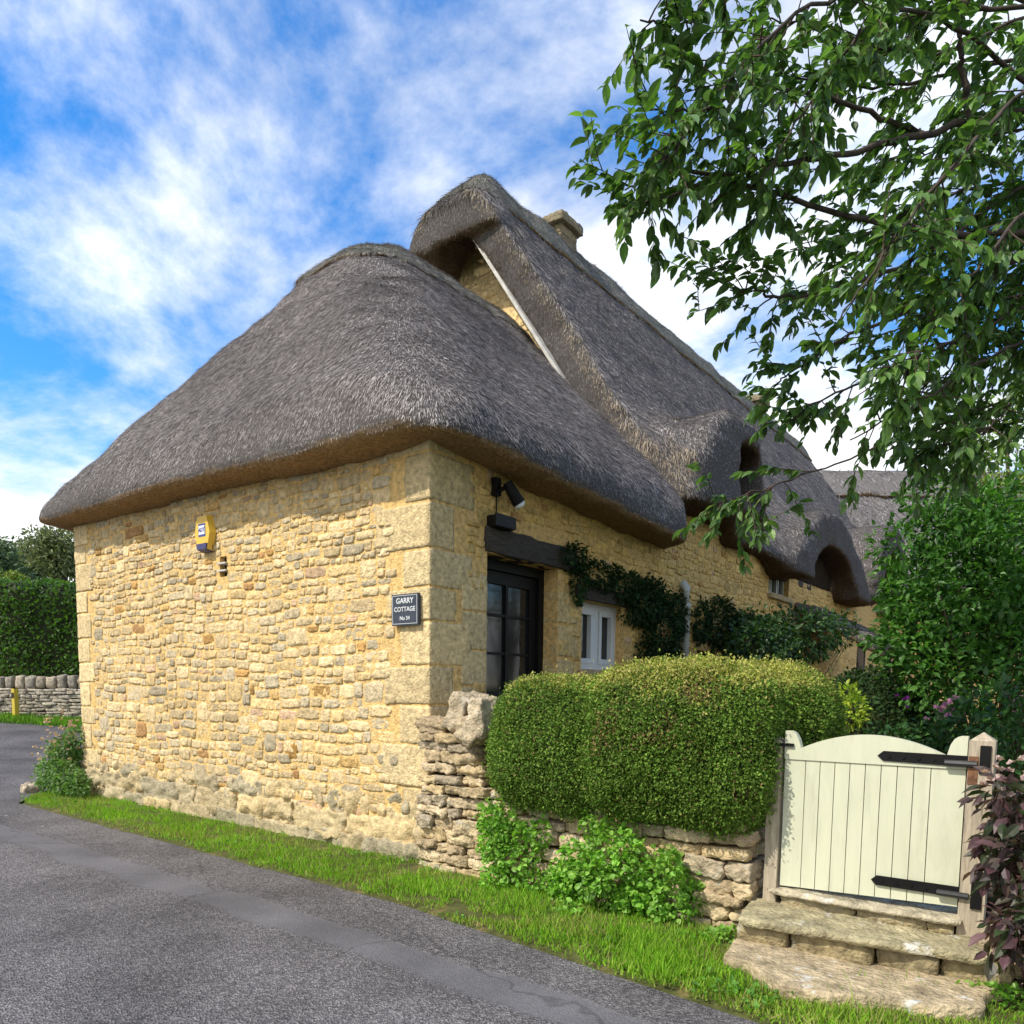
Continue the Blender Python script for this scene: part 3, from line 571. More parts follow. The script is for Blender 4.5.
# door with lintel
dr = thing('door', (-.22, 1.35, .7), None, None); put(dr, cot)
mb = MB(); fx0, fx1 = -.32, -.18
box(mb, (fx0, DY0, .7), (fx1, DY0+.09, DZ1)); box(mb, (fx0, DY1-.09, .7), (fx1, DY1, DZ1)); box(mb, (fx0, DY0+.09, DZ1-.10), (fx1, DY1-.09, DZ1)); mb.build('door_frame', M_BLACK, dr)
mb = MB(); lx0, lx1 = -.27, -.22; y0, y1, zt = DY0+.095, DY1-.095, DZ1-.105
box(mb, (lx0, y0, .7), (lx1, y0+.11, zt)); box(mb, (lx0, y1-.11, .7), (lx1, y1, zt)); box(mb, (lx0, y0+.11, zt-.12), (lx1, y1-.11, zt)); box(mb, (lx0, y0+.11, .7), (lx1, y1-.11, 1.55))
ym = (y0+y1)/2
box(mb, (lx0, ym-.02, 1.55), (lx1, ym+.02, zt-.12))
for zz_ in (1.93, 2.31): box(mb, (lx0+.005, y0+.11, zz_-.013), (lx1-.005, ym-.02, zz_+.013)); box(mb, (lx0+.005, ym+.02, zz_-.013), (lx1-.005, y1-.11, zz_+.013))
mb.build('door_leaf', M_BLACK, dr)
mb = MB(); box(mb, (-.255, y0+.10, 1.54), (-.247, y1-.10, zt-.11)); mb.build('door_pane', M_GLASS, dr)
mb = MB(); box(mb, (-.50, ym+.05, 1.5), (-.49, y1-.11, 2.36), (.45, .47, .5)); mb.build('pale_backing', M_COL, dr)  # pale panel added behind the right panes for their white reflection
mb = MB(); rock(mb, (-.13, 1.50, 2.955), (.17, .78, .115), (.10, .09, .078), rnd=.06, noise=.016, n=14)
lin = mb.build('door_lintel', M_DARKWOOD, cot, smooth=True)
# window
def window(name, y0, y1, z0, z1, xf, lights, m, fw=.05, sill=True):
    w_ = thing(name, (xf, (y0+y1)/2, z0), None, None); put(w_, cot)
    mb = MB(); box(mb, (xf-.07, y0, z0), (xf, y1, z0+fw)); box(mb, (xf-.07, y0, z1-fw), (xf, y1, z1)); box(mb, (xf-.07, y0, z0+fw), (xf, y0+fw, z1-fw)); box(mb, (xf-.07, y1-fw, z0+fw), (xf, y1, z1-fw))
    for k in range(1, lights):
        yc = y0+(y1-y0)*k/lights; box(mb, (xf-.07, yc-fw*.7, z0+fw), (xf, yc+fw*.7, z1-fw))
    for k in range(lights):     # casements
        a = y0+(y1-y0)*k/lights+fw*.85; c = y0+(y1-y0)*(k+1)/lights-fw*.85; q = fw*.75
        for (aa, cc_) in (((a, z0+fw), (a+q, z1-fw)), ((c-q, z0+fw), (c, z1-fw)), ((a+q, z0+fw), (c-q, z0+fw+q)), ((a+q, z1-fw-q), (c-q, z1-fw))): box(mb, (xf-.05, *aa), (xf+.012, *cc_))
    mb.build('window_frame', m, w_)
    mb = MB(); box(mb, (xf-.055, y0+.03, z0+.03), (xf-.045, y1-.03, z1-.03)); mb.build('window_pane', M_GLASS, w_)
    if sill: mb = MB(); rock(mb, (-.06, (y0+y1)/2, z0-.04), (.14, (y1-y0)/2+.05, .04), (.42, .33, .19), rnd=.06, noise=.008, n=6); mb.build('window_sill', M_STONE, w_, smooth=True)
window('window', WY0, WY1, WZ0, WZ1, -.10, 2, M_WHITE, fw=.075)
window('window', 5.55, 6.2, 1.15, 2.15, -.14, 2, M_DARKWOOD)
window('window', 8.45, 9.55, 3.25, 4.0, -.10, 3, M_LEAD, fw=.04)
mb = MB(); rock(mb, (-.09, (WY0+WY1)/2, WZ1+.085), (.13, .62, .08), (.08, .07, .06), rnd=.06, noise=.014, n=10); mb.build('window_lintel', M_DARKWOOD, cot, smooth=True)
mb = MB(); rock(mb, (-.09, 9.0, 4.07), (.1, .65, .06), (.08, .07, .06), rnd=.06, noise=.014, n=6); mb.build('window_lintel', M_DARKWOOD, cot, smooth=True)
M_DORMER = mat('dark_dormer_fill', rough=1, ns=12, namp=.4, bump=.3, spec=.05)
# dormer fronts: near-black panels stand in for the shade under the eyebrows
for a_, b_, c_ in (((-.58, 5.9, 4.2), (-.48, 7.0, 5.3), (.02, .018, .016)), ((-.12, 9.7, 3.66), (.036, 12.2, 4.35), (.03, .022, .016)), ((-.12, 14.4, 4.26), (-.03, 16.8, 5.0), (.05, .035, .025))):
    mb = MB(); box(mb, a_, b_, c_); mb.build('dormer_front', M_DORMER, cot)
# air vent in the gable
mb = MB(); box(mb, (-3.20, .06, 2.78), (-3.06, .10, 3.0), (.012, .011, .01)); va = mb.build('air_vent', M_COL, cot)
mb = MB(); box(mb, (-3.215, -.03, 2.835), (-3.045, .05, 2.852), (.5, .48, .43)); box(mb, (-3.215, -.03, 2.915), (-3.045, .05, 2.932), (.5, .48, .43)); mb.build('vent_slat', M_COL, va)
# drain pipe
mb = MB(); pp = at(685, 590, 0, .08); tube(mb, [(-.02, pp[1]+.02, pp[2]+.06), (.06, pp[1], pp[2]+.08), (.10, pp[1], pp[2]+.02), (.10, pp[1], pp[2]-.2), (.10, pp[1]+.03, .4)], .055, (.4, .4, .38), n=10); 
for zz_ in (pp[2]-.25, 1.6): tube(mb, [(.10, pp[1], zz_), (.10, pp[1], zz_+.06)], .068, (.4, .4, .38), n=10)
mb.build('drain_pipe', M_LEAD, cot, smooth=True)
# porch beyond
po = thing('porch', (0, 11.2, .36), None, None); put(po, cot)
def porch_sd(X, Y, Z):
    s = smax(pl(.55, 0, 1, 0, 0, 3.28)(X, Y, Z), -(pl(.55, 0, 1, 0, 0, 3.28)(X, Y, Z)+.22), .08); s = smax(s, np.abs(Y-11.2)-1.35, .1); return smax(s, np.maximum(X-1.45, -.05-X), .08)
thatch('porch_roof', porch_sd, (-.2, 9.7, 2.0), (1.6, 12.8, 3.6), .06, po, 12000, sw=.012, pal=[(.16, .13, .10), (.10, .08, .065), (.2, .17, .13)])
for y in (10.05, 12.35):
    mb = MB(); box(mb, (1.12, y-.06, .3), (1.24, y+.06, 2.42), (.07, .06, .05)); mb.build('porch_post', M_DARKWOOD, po)
mb = MB(); wall_panel(mb, (.0, 10.15, .3), (1, 0, 0), 1.1, 1.0, [], .2, MORT); rubble(mb, (.0, 10.15, .3), (1, 0, 0), 1.1, 1.0, lambda *a: True); mb.build('porch_wall', M_STONE, po, smooth=True)

# ------------------------------------------------------------------ things on the cottage
def text(body, size, loc, rot, m, parent, name='lettering', ext=.0015, font=None, ax='CENTER'):
    cu = bpy.data.curves.new(name, 'FONT'); cu.body = body; cu.size = size; cu.extrude = ext; cu.align_x = ax; cu.align_y = 'CENTER'; cu.offset = size*.012
    o = bpy.data.objects.new(name, cu); COL.objects.link(o); bpy.context.view_layer.update()
    me = bpy.data.meshes.new_from_object(o.evaluated_get(bpy.context.evaluated_depsgraph_get())); COL.objects.unlink(o); bpy.data.objects.remove(o)
    me.materials.clear(); me.materials.append(m)
    me.transform(Matrix.Translation(loc) @ Matrix(rot).to_4x4()); q = bpy.data.objects.new(name, me); COL.objects.link(q); put(q, parent); return q
RX = Matrix(((1, 0, 0), (0, 0, -1), (0, 1, 0)))
sg = thing('house_sign', (-.25, -.03, 2.26), 'small slate house name sign reading Garry Cottage beside the wall corner', 'sign')
sx0, sx1, sz0, sz1 = -.42, -.095, 2.125, 2.395
mb = MB(); rock(mb, ((sx0+sx1)/2, -.035, (sz0+sz1)/2), ((sx1-sx0)/2, .014, (sz1-sz0)/2), (.05, .06, .08), rnd=.01, noise=.001, n=4); mb.build('slate_plate', M_SLATE, sg)
mb = MB(); bw = .004; bx0, bx1, bz0, bz1 = sx0+.012, sx1-.012, sz0+.012, sz1-.012
for a, c in (((bx0, bz0), (bx1, bz0+bw)), ((bx0, bz1-bw), (bx1, bz1)), ((bx0, bz0+bw), (bx0+bw, bz1-bw)), ((bx1-bw, bz0+bw), (bx1, bz1-bw))): box(mb, (a[0], -.0525, a[1]), (c[0], -.046, c[1]), (.6, .62, .63))
mb.build('sign_border', M_COL, sg)
xc = (sx0+sx1)/2
text('GARRY', .066, (xc, -.0505, 2.335), RX, M_WHITE, sg); text('COTTAGE', .056, (xc, -.0505, 2.262), RX, M_WHITE, sg); text('No 34', .047, (xc, -.0505, 2.185), RX, M_WHITE, sg)
# alarm bell box
al = thing('alarm_box', (-3.43, -.02, 3.27), 'yellow and blue hexagonal alarm bell box high on the gable', 'alarm')
cx, cz_ = -3.40, 3.27
def hexr(w_, h_, t): return [(cx+a*w_, t, cz_+bb*h_) for a, bb in ((-.62, -1), (.62, -1), (1, 0), (.62, 1), (-.62, 1), (-1, 0))]
def hexbox(mb, w0, h0, y0, w1, h1, y1, zlo, zhi, col):
    pass
mb = MB(); A_ = np.array(hexr(.165, .2, -.012)); B_ = np.array(hexr(.15, .18, -.085))
ye = (.72, .46, .06)
mb.add(np.concatenate([A_, B_]), [[i, (i+1) % 6, 6+(i+1) % 6, 6+i] for i in range(6)], ye); mb.f.append(np.array([[6, 7, 8, 9, 10, 11]])+mb.n-12); mb.f.append(np.array([[5, 4, 3, 2, 1, 0]])+mb.n-12)
mb.build('bell_cover', M_COL, al)
mb = MB(); A2 = np.array([(cx-.098, -.021, cz_-.203), (cx+.098, -.021, cz_-.208), (cx+.122, -.021, cz_-.135), (cx-.122, -.021, cz_-.135), (cx-.086, -.099, cz_-.181), (cx+.086, -.099, cz_-.181), (cx+.105, -.099, cz_-.118), (cx-.105, -.099, cz_-.118)])
mb.add(A2, [[0, 1, 5, 4], [1, 2, 6, 5], [4, 5, 6, 7], [3, 0, 4, 7], [2, 3, 7, 6]], (.035, .035, .13)); mb.build('bell_base', M_COL, al)
mb = MB(); box(mb, (cx-.07, -.088, cz_-.04), (cx+.07, -.083, cz_+.10), (.03, .06, .28)); lg = mb.build('logo_panel', M_COL, al)
mb = MB(); box(mb, (cx-.06, -.091, cz_-.018), (cx+.06, -.0875, cz_+.078), (.7, .72, .78)); mb.build('logo_field', M_COL, lg)
text('ADT', .06, (cx, -.0925, cz_+.030), RX, mat('logo_blue', (.03, .06, .28), ns=1, namp=0, bump=0), lg)
# wall lamp
la = thing('wall_lamp', (.02, .86, 3.4), 'black twin spotlight wall lamp under the eaves above the door', 'lamp')
mb = MB(); box(mb, (.012, .80, 3.36), (.07, .88, 3.52)); tube(mb, [(.05, .84, 3.4), (.13, .86, 3.42)], .02, (0, 0, 0)); tube(mb, [(.03, .86, 3.36), (.03, .86, 3.12)], .006, (0, 0, 0)); mb.build('bracket', M_BLACK, la)
mb = MB(); h0 = np.array([.12, .90, 3.48]); h1 = np.array([.17, 1.02, 3.31]); tube(mb, [h0, h0*.5+h1*.5, h1], [.045, .055, .062], (0, 0, 0), n=12); mb.build('lamp_head', M_BLACK, la, smooth=False)
mb = MB(); tube(mb, [h1-(h1-h0)*.02, h1+(h1-h0)*.10, h1+(h1-h0)*.2], [.05, .055, .035], (.8, .8, .8), n=12); mb.build('bulb', M_LAMP, la, smooth=True)
bx_ = thing('junction_box', (.05, .86, 3.1), 'small black box tilted above the left end of the door lintel', 'box')
mb = MB(); rock(mb, (.05, .9, 3.12), (.05, .15, .05), (0, 0, 0), rnd=.05, noise=.003, n=4, ); mb.build('box_body', M_BLACK, bx_); mb = MB(); rock(mb, (.11, .9, 3.13), (.008, .155, .055), (0, 0, 0), rnd=.05, noise=.002, n=4); mb.build('box_lid', M_BLACK, bx_)

# ------------------------------------------------------------------ dry stone garden wall
DRY = [(.44, .34, .195), (.50, .395, .235), (.39, .30, .18), (.54, .43, .27), (.46, .35, .19), (.36, .295, .20)]
def drywall(mb, P0, U, Wd, topf, y_half, botf=lambda u: 0, row=(.07, .14), wid=(.14, .38), pal=DRY, n=6, edge=0):
    P0 = np.array(P0, float); U = np.array(U, float); Nn = np.array([U[1], -U[0], 0]); ang = math.atan2(U[1], U[0])
    v = -.1; top = max(topf(u) for u in np.linspace(0, Wd, 20))
    while v < top:
        h = random.uniform(*row); u = random.uniform(-.1, 0)
        while u < Wd:
            w_ = random.uniform(*wid)*(.7+h*3); u1 = min(u+w_, Wd)
            if u1-u > .05 and v+h*.6 < topf((u+u1)/2):
                hh_ = h*random.choice([1, 1, 1, .96]); c = P0+U*(u+u1)/2+np.array([0, 0, v+hh_/2+.012*math.sin(u*3+v*9)])+Nn*(random.uniform(-.02, .03))
                rock(mb, c, ((u1-u)/2-.004, y_half*random.uniform(.95, 1.05), hh_/2-.003), np.array(random.choice(pal))*random.uniform(.78, 1.15), rnd=random.uniform(.08, .26), noise=random.uniform(.014, .030), n=n, rot=ang+random.gauss(0, .02), tilt=random.gauss(0, .035))
            u = u1
        v += h
gw = thing('garden_wall', (1.5, 0, 0), 'low dry stone garden wall between cottage corner and cream gate', 'wall')
mb = MB(); top = lambda u: np.interp(u, [0, .42, .5, .75, 1.0, 2.9], [1.30, 1.26, 1.0, .78, .72, .95])
drywall(mb, (.03, .10, 0), (1, 0, 0), 2.86, top, .22, n=10); box(mb, (.05, .1, -.1), (2.8, .32, .70), (.10, .08, .05)); box(mb, (.05, .1, .7), (.42, .32, 1.22), (.10, .08, .05))
mb.build('dry_stone_walling', M_DRY, gw, smooth=True)
mb = MB(); p1 = at(462, 712, 1, -.05); rock(mb, tuple(p1+np.array([-.02, .12, -.01])), (.085, .19, .165), (.40, .33, .22), rnd=.22, noise=.03, tilt=.35, n=10); mb.build('cope_stone', M_DRY, gw, smooth=True)
mb = MB(); p2 = at(481, 715, 1, -.07); rock(mb, tuple(p2+np.array([.01, .10, -.02])), (.075, .2, .16), (.46, .38, .26), rnd=.25, noise=.03, tilt=-.12, n=10); mb.build('cope_stone', M_DRY, gw, smooth=True)
mb = MB(); p3 = at(468, 728, 1, -.12); rock(mb, tuple(p3+np.array([.0, .08, -.03])), (.11, .12, .10), (.42, .34, .22), rnd=.25, noise=.03, tilt=.55, n=10); mb.build('cope_stone', M_DRY, gw, smooth=True)
# ------------------------------------------------------------------ clipped hedge on the wall
def hedge(name, fn, lo, hi, h, nleaf, pal, size, label, cat, core=(.03, .04, .012), group=None, lbl=None, m=None, tmpl=SLEAF):
    V, Fq = nets(lambda X, Y, Z: fn(X, Y, Z)+.05*vnoise(np.stack([X, Y, Z], -1)*2.2, 5)+.025*vnoise(np.stack([X, Y, Z], -1)*7, 6), lo, hi, h)
    t = thing(name, tuple(((np.array(lo)+hi)/2)[:2])+(float(V[:, 2].min()),), label, cat, group)
    vn, _ = vnormals(V, Fq); MB().add(V-vn*.035, Fq, core).build('dark_core', M_LEAF2, t, smooth=True)  # solid dark core added so no light shows through the leaves
    p, nm = sample(V, Fq, nleaf); p = p+nm*rng.normal(-.005, .022, (nleaf, 1))
    p += nm*(.02*np.abs(vnoise(p*18, 3)))[:, None]+nm*(rng.exponential(.03, (nleaf, 1))*(rng.random((nleaf, 1)) < .015))
    cs = pal(p, nm) if callable(pal) else palette(nleaf, pal)
    d = nm*.7+rdir(nleaf)*.8; mb = MB(); scatter(mb, tmpl, p, d, nm+rdir(nleaf)*.8, rng.uniform(.7, 1.3, nleaf)*size, cs); mb.build('foliage', m or M_LEAF2, t); return t
def rbox(c, hb, r):
    def f(X, Y, Z):
        q = [np.abs(X-c[0])-hb[0]+r, np.abs(Y-c[1])-hb[1]+r, np.abs(Z-c[2])-hb[2]+r]
        return np.sqrt(sum(np.maximum(k, 0)**2 for k in q))+np.minimum(np.maximum(np.maximum(q[0], q[1]), q[2]), 0)-r
    return f
h1_ = rbox((1.36, .28, 1.15), (.55, .64, .49), .36); h2_ = rbox((2.31, .28, 1.20), (.67, .68, .51), .34); h3_ = rbox((2.66, .75, 1.30), (.42, .5, .42), .3)
def hfn(X, Y, Z): return smin(smin(h1_(X, Y, Z), h2_(X, Y, Z), .04), h3_(X, Y, Z), .15)
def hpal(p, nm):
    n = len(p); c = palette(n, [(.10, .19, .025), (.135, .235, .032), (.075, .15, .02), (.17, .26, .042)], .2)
    y = (np.clip(nm[:, 2], 0, 1)*.9+.28*vnoise(p*2.5, 4)+.15*vnoise(p*7, 14)+rng.normal(0, .18, n)) > .64; c[y] = palette(int(y.sum()), [(.36, .37, .08), (.30, .34, .06), (.40, .36, .12)])  # upward leaves yellower and brighter: the lit top put into leaf colour
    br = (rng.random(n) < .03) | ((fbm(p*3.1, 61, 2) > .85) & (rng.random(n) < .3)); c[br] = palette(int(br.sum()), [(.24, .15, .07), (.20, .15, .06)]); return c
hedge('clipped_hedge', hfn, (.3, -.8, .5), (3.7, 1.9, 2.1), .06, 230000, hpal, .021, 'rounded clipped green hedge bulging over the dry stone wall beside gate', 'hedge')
# ------------------------------------------------------------------ gate and posts
gt_ = thing('garden_gate', (3.52, 0, .4), 'cream painted boarded gate with arched top and black strap hinges', 'gate')
gx0, gx1 = 3.035, 4.0
def ztop(x):
    u = (x-gx0)/(gx1-gx0)
    if u < .085: return 1.255+.09*math.sqrt(max(0, 1-((u-.03)/.06)**2)) if u > .03 else 1.345
    if u > .915: return 1.265+.09*math.sqrt(max(0, 1-((u-.97)/.06)**2)) if u < .97 else 1.355
    v = (u-.5)/.415; return 1.235+.105*(1-v*v)
xs_ = np.linspace(gx0, gx1, 61); poly = [(gx0, 1.17)]+[(gx1, 1.175)]+[(x, ztop(x)) for x in xs_[::-1]]
mb = MB(); prism(mb, poly, -.028, .022, (.6, .6, .42)); mb.build('top_rail', M_CREAM, gt_)
mb = MB(); nb = 9; wid_ = [1.5]+[1]*(nb-1)+[2.0]; tot = sum(wid_); x = gx0
for k, q in enumerate(wid_):
    w_ = (gx1-gx0)*q/tot; zt = 1.172; zl = .372+.045*(x-gx0); zr = .372+.045*(x+w_-gx0); g = .0022
    v = np.array([[x+g, -.02, zl], [x+w_-g, -.02, zr], [x+w_-g, .015, zr], [x+g, .015, zl], [x+g, -.02, zt], [x+w_-g, -.02, zt], [x+w_-g, .015, zt], [x+g, .015, zt]]); mb.add(v, BOXF)
    x += w_
mb.build('boards', M_CREAM, gt_)
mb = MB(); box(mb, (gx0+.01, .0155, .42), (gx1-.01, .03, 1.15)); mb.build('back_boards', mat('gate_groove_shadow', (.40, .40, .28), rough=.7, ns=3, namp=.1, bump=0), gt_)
def strap(zc, sl):
    mb = MB(); a, c = 3.56, 4.02; pts = [(a, zc), (a+.03, zc-.028), (c, zc-.030+sl), (c, zc+.030+sl), (a+.03, zc+.028)]
    prism(mb, pts, -.036, -.0285, (0, 0, 0))
    for q in np.linspace(a+.06, c-.1, 5): tube(mb, [(q, -.036, zc+sl*(q-a)/(c-a)), (q, -.042, zc+sl*(q-a)/(c-a))], .010, (0, 0, 0), n=8)
    st = mb.build('hinge_strap', M_BLACK, gt_)
    mb = MB(); tube(mb, [(3.90, -.05, zc+sl-.012), (4.05, -.05, zc+sl-.012)], .018, (0, 0, 0), n=8); mb.build('hinge_pin', mat('black_iron', (.03, .03, .032), rough=.4, bump=.05), st)
strap(1.225, -.005); strap(.50, .0)
mb = MB(); box(mb, (2.98, -.045, 1.25), (3.09, -.03, 1.268)); mb.build('latch', M_BLACK, gt_)
PG = 'timber gate posts'
def post(x0, x1, zb, zt, lab, rust):
    t = thing('gate_post', ((x0+x1)/2, 0, zb), lab, 'post', PG)
    mb = MB(); rock(mb, ((x0+x1)/2, .02, (zb+zt)/2), ((x1-x0)/2, .06, (zt-zb)/2), (.4, .34, .25), rnd=.02, noise=.004, n=10); 
    a = (x0+x1)/2; v = [[x0, -.04, zt-.002], [x1, -.04, zt-.002], [x1, .08, zt-.002], [x0, .08, zt-.002], [a, .02, zt+.045]]; mb.add(v, [[0, 1, 4], [1, 2, 4], [2, 3, 4], [3, 0, 4]], (.4, .34, .25)); mb.build('post_shaft', M_POST, t)
    if rust:
        for zc in (1.235, .50):
            mb = MB(); box(mb, (x0+.055, -.052, zc-.075), (x0+.105, -.0405, zc+.075)); mb.build('hinge_plate', M_BLACK, t)
        mb = MB(); box(mb, (x0+.004, -.045, 1.1), (x0+.05, -.0405, 1.25)); mb.build('rust_stain', mat('rust', (.17, .085, .045), rough=.95, ns=20, namp=.6, bump=.2), t)
    return t
post(2.94, 3.02, .25, 1.27, 'grey oak gate post beside the dry stone wall, half under the hedge', False)
post(4.005, 4.125, .1, 1.335, 'pale oak gate post with black hinge plates beside the purple shrub', True)
# ------------------------------------------------------------------ steps
def slab(px, name, label, z0, z1, pts, col, cat='step', group='stone steps up to the gate', nz=.02, m=M_SLAB, seed=3):
    """an irregular stone slab from a plan outline"""
    P = np.array(pts, float); c = P.mean(0)
    t = []
    n = len(P)
    for i in range(n):
        a, b_ = P[i], P[(i+1) % n]; k = max(2, int(np.linalg.norm(b_-a)/.045))
        for q in range(k): t.append(a+(b_-a)*q/k)
    t = np.array(t); t += np.stack([vnoise(np.c_[t*7, t[:, :1]*0], seed), vnoise(np.c_[t*7, t[:, :1]*0], seed+1)], 1)*nz
    n = len(t); V = []; Fq = []
    prof = [(.03, z0, .0), (0, z0+(z1-z0)*.25, .006), (0, z0+(z1-z0)*.65, .010), (0, z1-.010, .002), (.008, z1-.001, 0), (.02, z1+.001, 0), (.05, z1+.002, 0), (.09, z1+.003, 0), (.14, z1+.004, 0), (.2, z1+.004, 0), (.28, z1+.004, 0), (.38, z1+.004, 0), (.5, z1+.004, 0), (.65, z1+.004, 0), (.82, z1+.004, 0)]
    for r, z, o in prof:
        q = t+(c-t)*r*np.minimum(1, 1.0); q = t+(c-t)*r
        zz_ = z+.006*fbm(np.c_[q*6, q[:, :1]*0], seed+5)+.004*fbm(np.c_[q*22, q[:, :1]*0], seed+6)
        if r < .005: q = q+nrm(t-c)*(o+.009*vnoise(np.c_[q*16, q[:, :1]*0+z*30], seed+9))[:, None]
        V.append(np.c_[q, zz_])
    V = np.concatenate(V); k = len(prof)
    for i in range(k-1):
        for j in range(n): Fq.append([i*n+j, i*n+(j+1) % n, (i+1)*n+(j+1) % n, (i+1)*n+j])
    mb = MB(); mb.add(V, np.array(Fq), col); mb.f.append(np.array([[(k-1)*n+j for j in range(n)]]))
    o = mb.build(name, m, smooth=True); o.data.shade_smooth() if False else None
    return tag(o, label, cat, group)
P = lambda x, y, z: tuple(at(x, y, 2, z)[:2])
def step(label, z0, z1, pts, col, rz0, rin, seed, nz):
    c = np.mean(np.array(pts), 0); t = thing('stone_step', (c[0], c[1], max(0, rz0)), label, 'step', 'stone steps up to the gate')
    o = slab(0, 'tread', None, z0, z1, pts, col, None, None, nz=nz, seed=seed); put(o, t)
    if rin:
        mb = MB(); Pn = np.array(pts, float); x0, x1 = Pn[:, 0].min()+.06, Pn[:, 0].max()-.02; x = x0
        while x < x1-.05:
            w_ = min(random.uniform(.22, .45), x1-x); yf = np.interp(x+w_/2, np.sort(Pn[:3, 0]), Pn[:3, 1][np.argsort(Pn[:3, 0])])+rin
            rock(mb, (x+w_/2, yf+.11, (rz0+z0)/2), (w_/2-.004, .11, (z0-rz0)/2+.008), np.array(random.choice([(.27, .22, .12), (.23, .19, .11), (.30, .25, .15)])), rnd=.15, noise=.012, n=6); x += w_
        mb.build('riser', M_DRY, t, smooth=True)
step('lowest, longest stone step with white lichen patches beside the grass', .0, .105, [P(722, 951, .105), P(790, 985, .105), P(880, 1000, .105), P(975, 1003, .105), (4.3, -.12), (2.9, -.12)], (.40, .32, .20), 0, 0, 3, .05)
step('middle stone step tread below the gate sill', .215, .262, [P(742, 917, .262), P(850, 936, .262), P(980, 956, .262), (4.3, .0), (2.86, .0)], (.34, .30, .18), .10, .045, 11, .02)
step('narrow stone sill directly under the cream gate', .325, .358, [(3.0, -.10), (3.5, -.11), (4.02, -.10), (4.02, .2), (3.0, .2)], (.42, .37, .26), .255, .035, 19, .012)
# ------------------------------------------------------------------ low stone bank right of the steps
bk = thing('stone_bank', (4.8, 0, 0), 'low rough stone bank under the purple shrub right of the steps', 'wall')
mb = MB(); drywall(mb, (4.2, .05, 0), (1, 0, 0), 2.2, lambda u: .38, .2); box(mb, (4.22, .1, -.1), (6.4, .5, .36), (.08, .06, .04)); mb.build('bank_stone', M_DRY, bk, smooth=True)

# ------------------------------------------------------------------ plants
def cloud(blobs, n, squash=.45, nz=.28, seed=0):
    """points filling a set of ellipsoids, denser near their outsides; returns points and outward directions"""
    B = np.array([list(c)+list(np.broadcast_to(r, 3)) for c, r in blobs], float); wt = (B[:, 3]*B[:, 4]*B[:, 5])**(2/3); i = rng.choice(len(B), n, p=wt/wt.sum())
    u = rdir(n); rr = (squash+(1-squash)*np.sqrt(rng.random((n, 1))))*(1+nz*vnoise(u*2.6+i[:, None]*3.1, seed)[:, None]+.15*vnoise(u*6+i[:, None], seed+1)[:, None])
    return B[i, :3]+u*rr*B[i, 3:], u
def bush(name, blobs, n, size, pal, label, cat, base, tmpl=LEAF, m=None, hang=.2, up=0., group=None, stems=10, nz=.28, sr=.008, squash=.45, flowers=None, twigcol=(.09, .065, .04)):
    t = thing(name, tuple(base), label, cat, group); p, u = cloud(blobs, n, squash, nz, int(rng.integers(99)))
    p[:, 2] = np.maximum(p[:, 2], base[2]+.02)
    d = u*.8+rdir(n)*.7+np.array([0, 0, up-hang]); mb = MB(); cs = palette(n, pal, .16)
    scatter(mb, tmpl, p, d, rdir(n)*.8+np.array([0, 0, .9])+u*.3, size*rng.uniform(.65, 1.25, n), cs); mb.build('foliage', m or M_LEAF, t)
    mb = MB(); q = p[rng.choice(n, max(3, stems))]
    if stems == 0: q = np.array([[.04, base[1]+k, base[2]+1.5] for k in (-.12, .05, .2)])
    for e_ in q:
        b0 = np.array(base)+np.array([rng.normal(0, .06), rng.normal(0, .06), 0]); md = (b0+e_)/2+np.array([0, 0, .12*np.linalg.norm(e_-b0)])+rng.normal(0, .03, 3)
        tube(mb, [b0, b0*.4+md*.6, md, md*.4+e_*.6+np.array([0, 0, .02]), e_], np.linspace(sr, sr*.35, 5), twigcol, n=5)
    mb.build('stems', M_BARK, t, smooth=True)
    for fn_, cen, col, num, fs, spread in (flowers or []):
        for fp in np.array(cen)+rng.normal(0, 1, (num, 3))*spread:
            mb = MB(); dd = rdir(6); dd[:, 2] = np.abs(dd[:, 2]); scatter(mb, RLEAF, np.tile(fp, (6, 1)), dd, rdir(6), fs*rng.uniform(.7, 1.2, 6), palette(6, [col], .12)); mb.build(fn_, M_LEAF2, t)
    return t
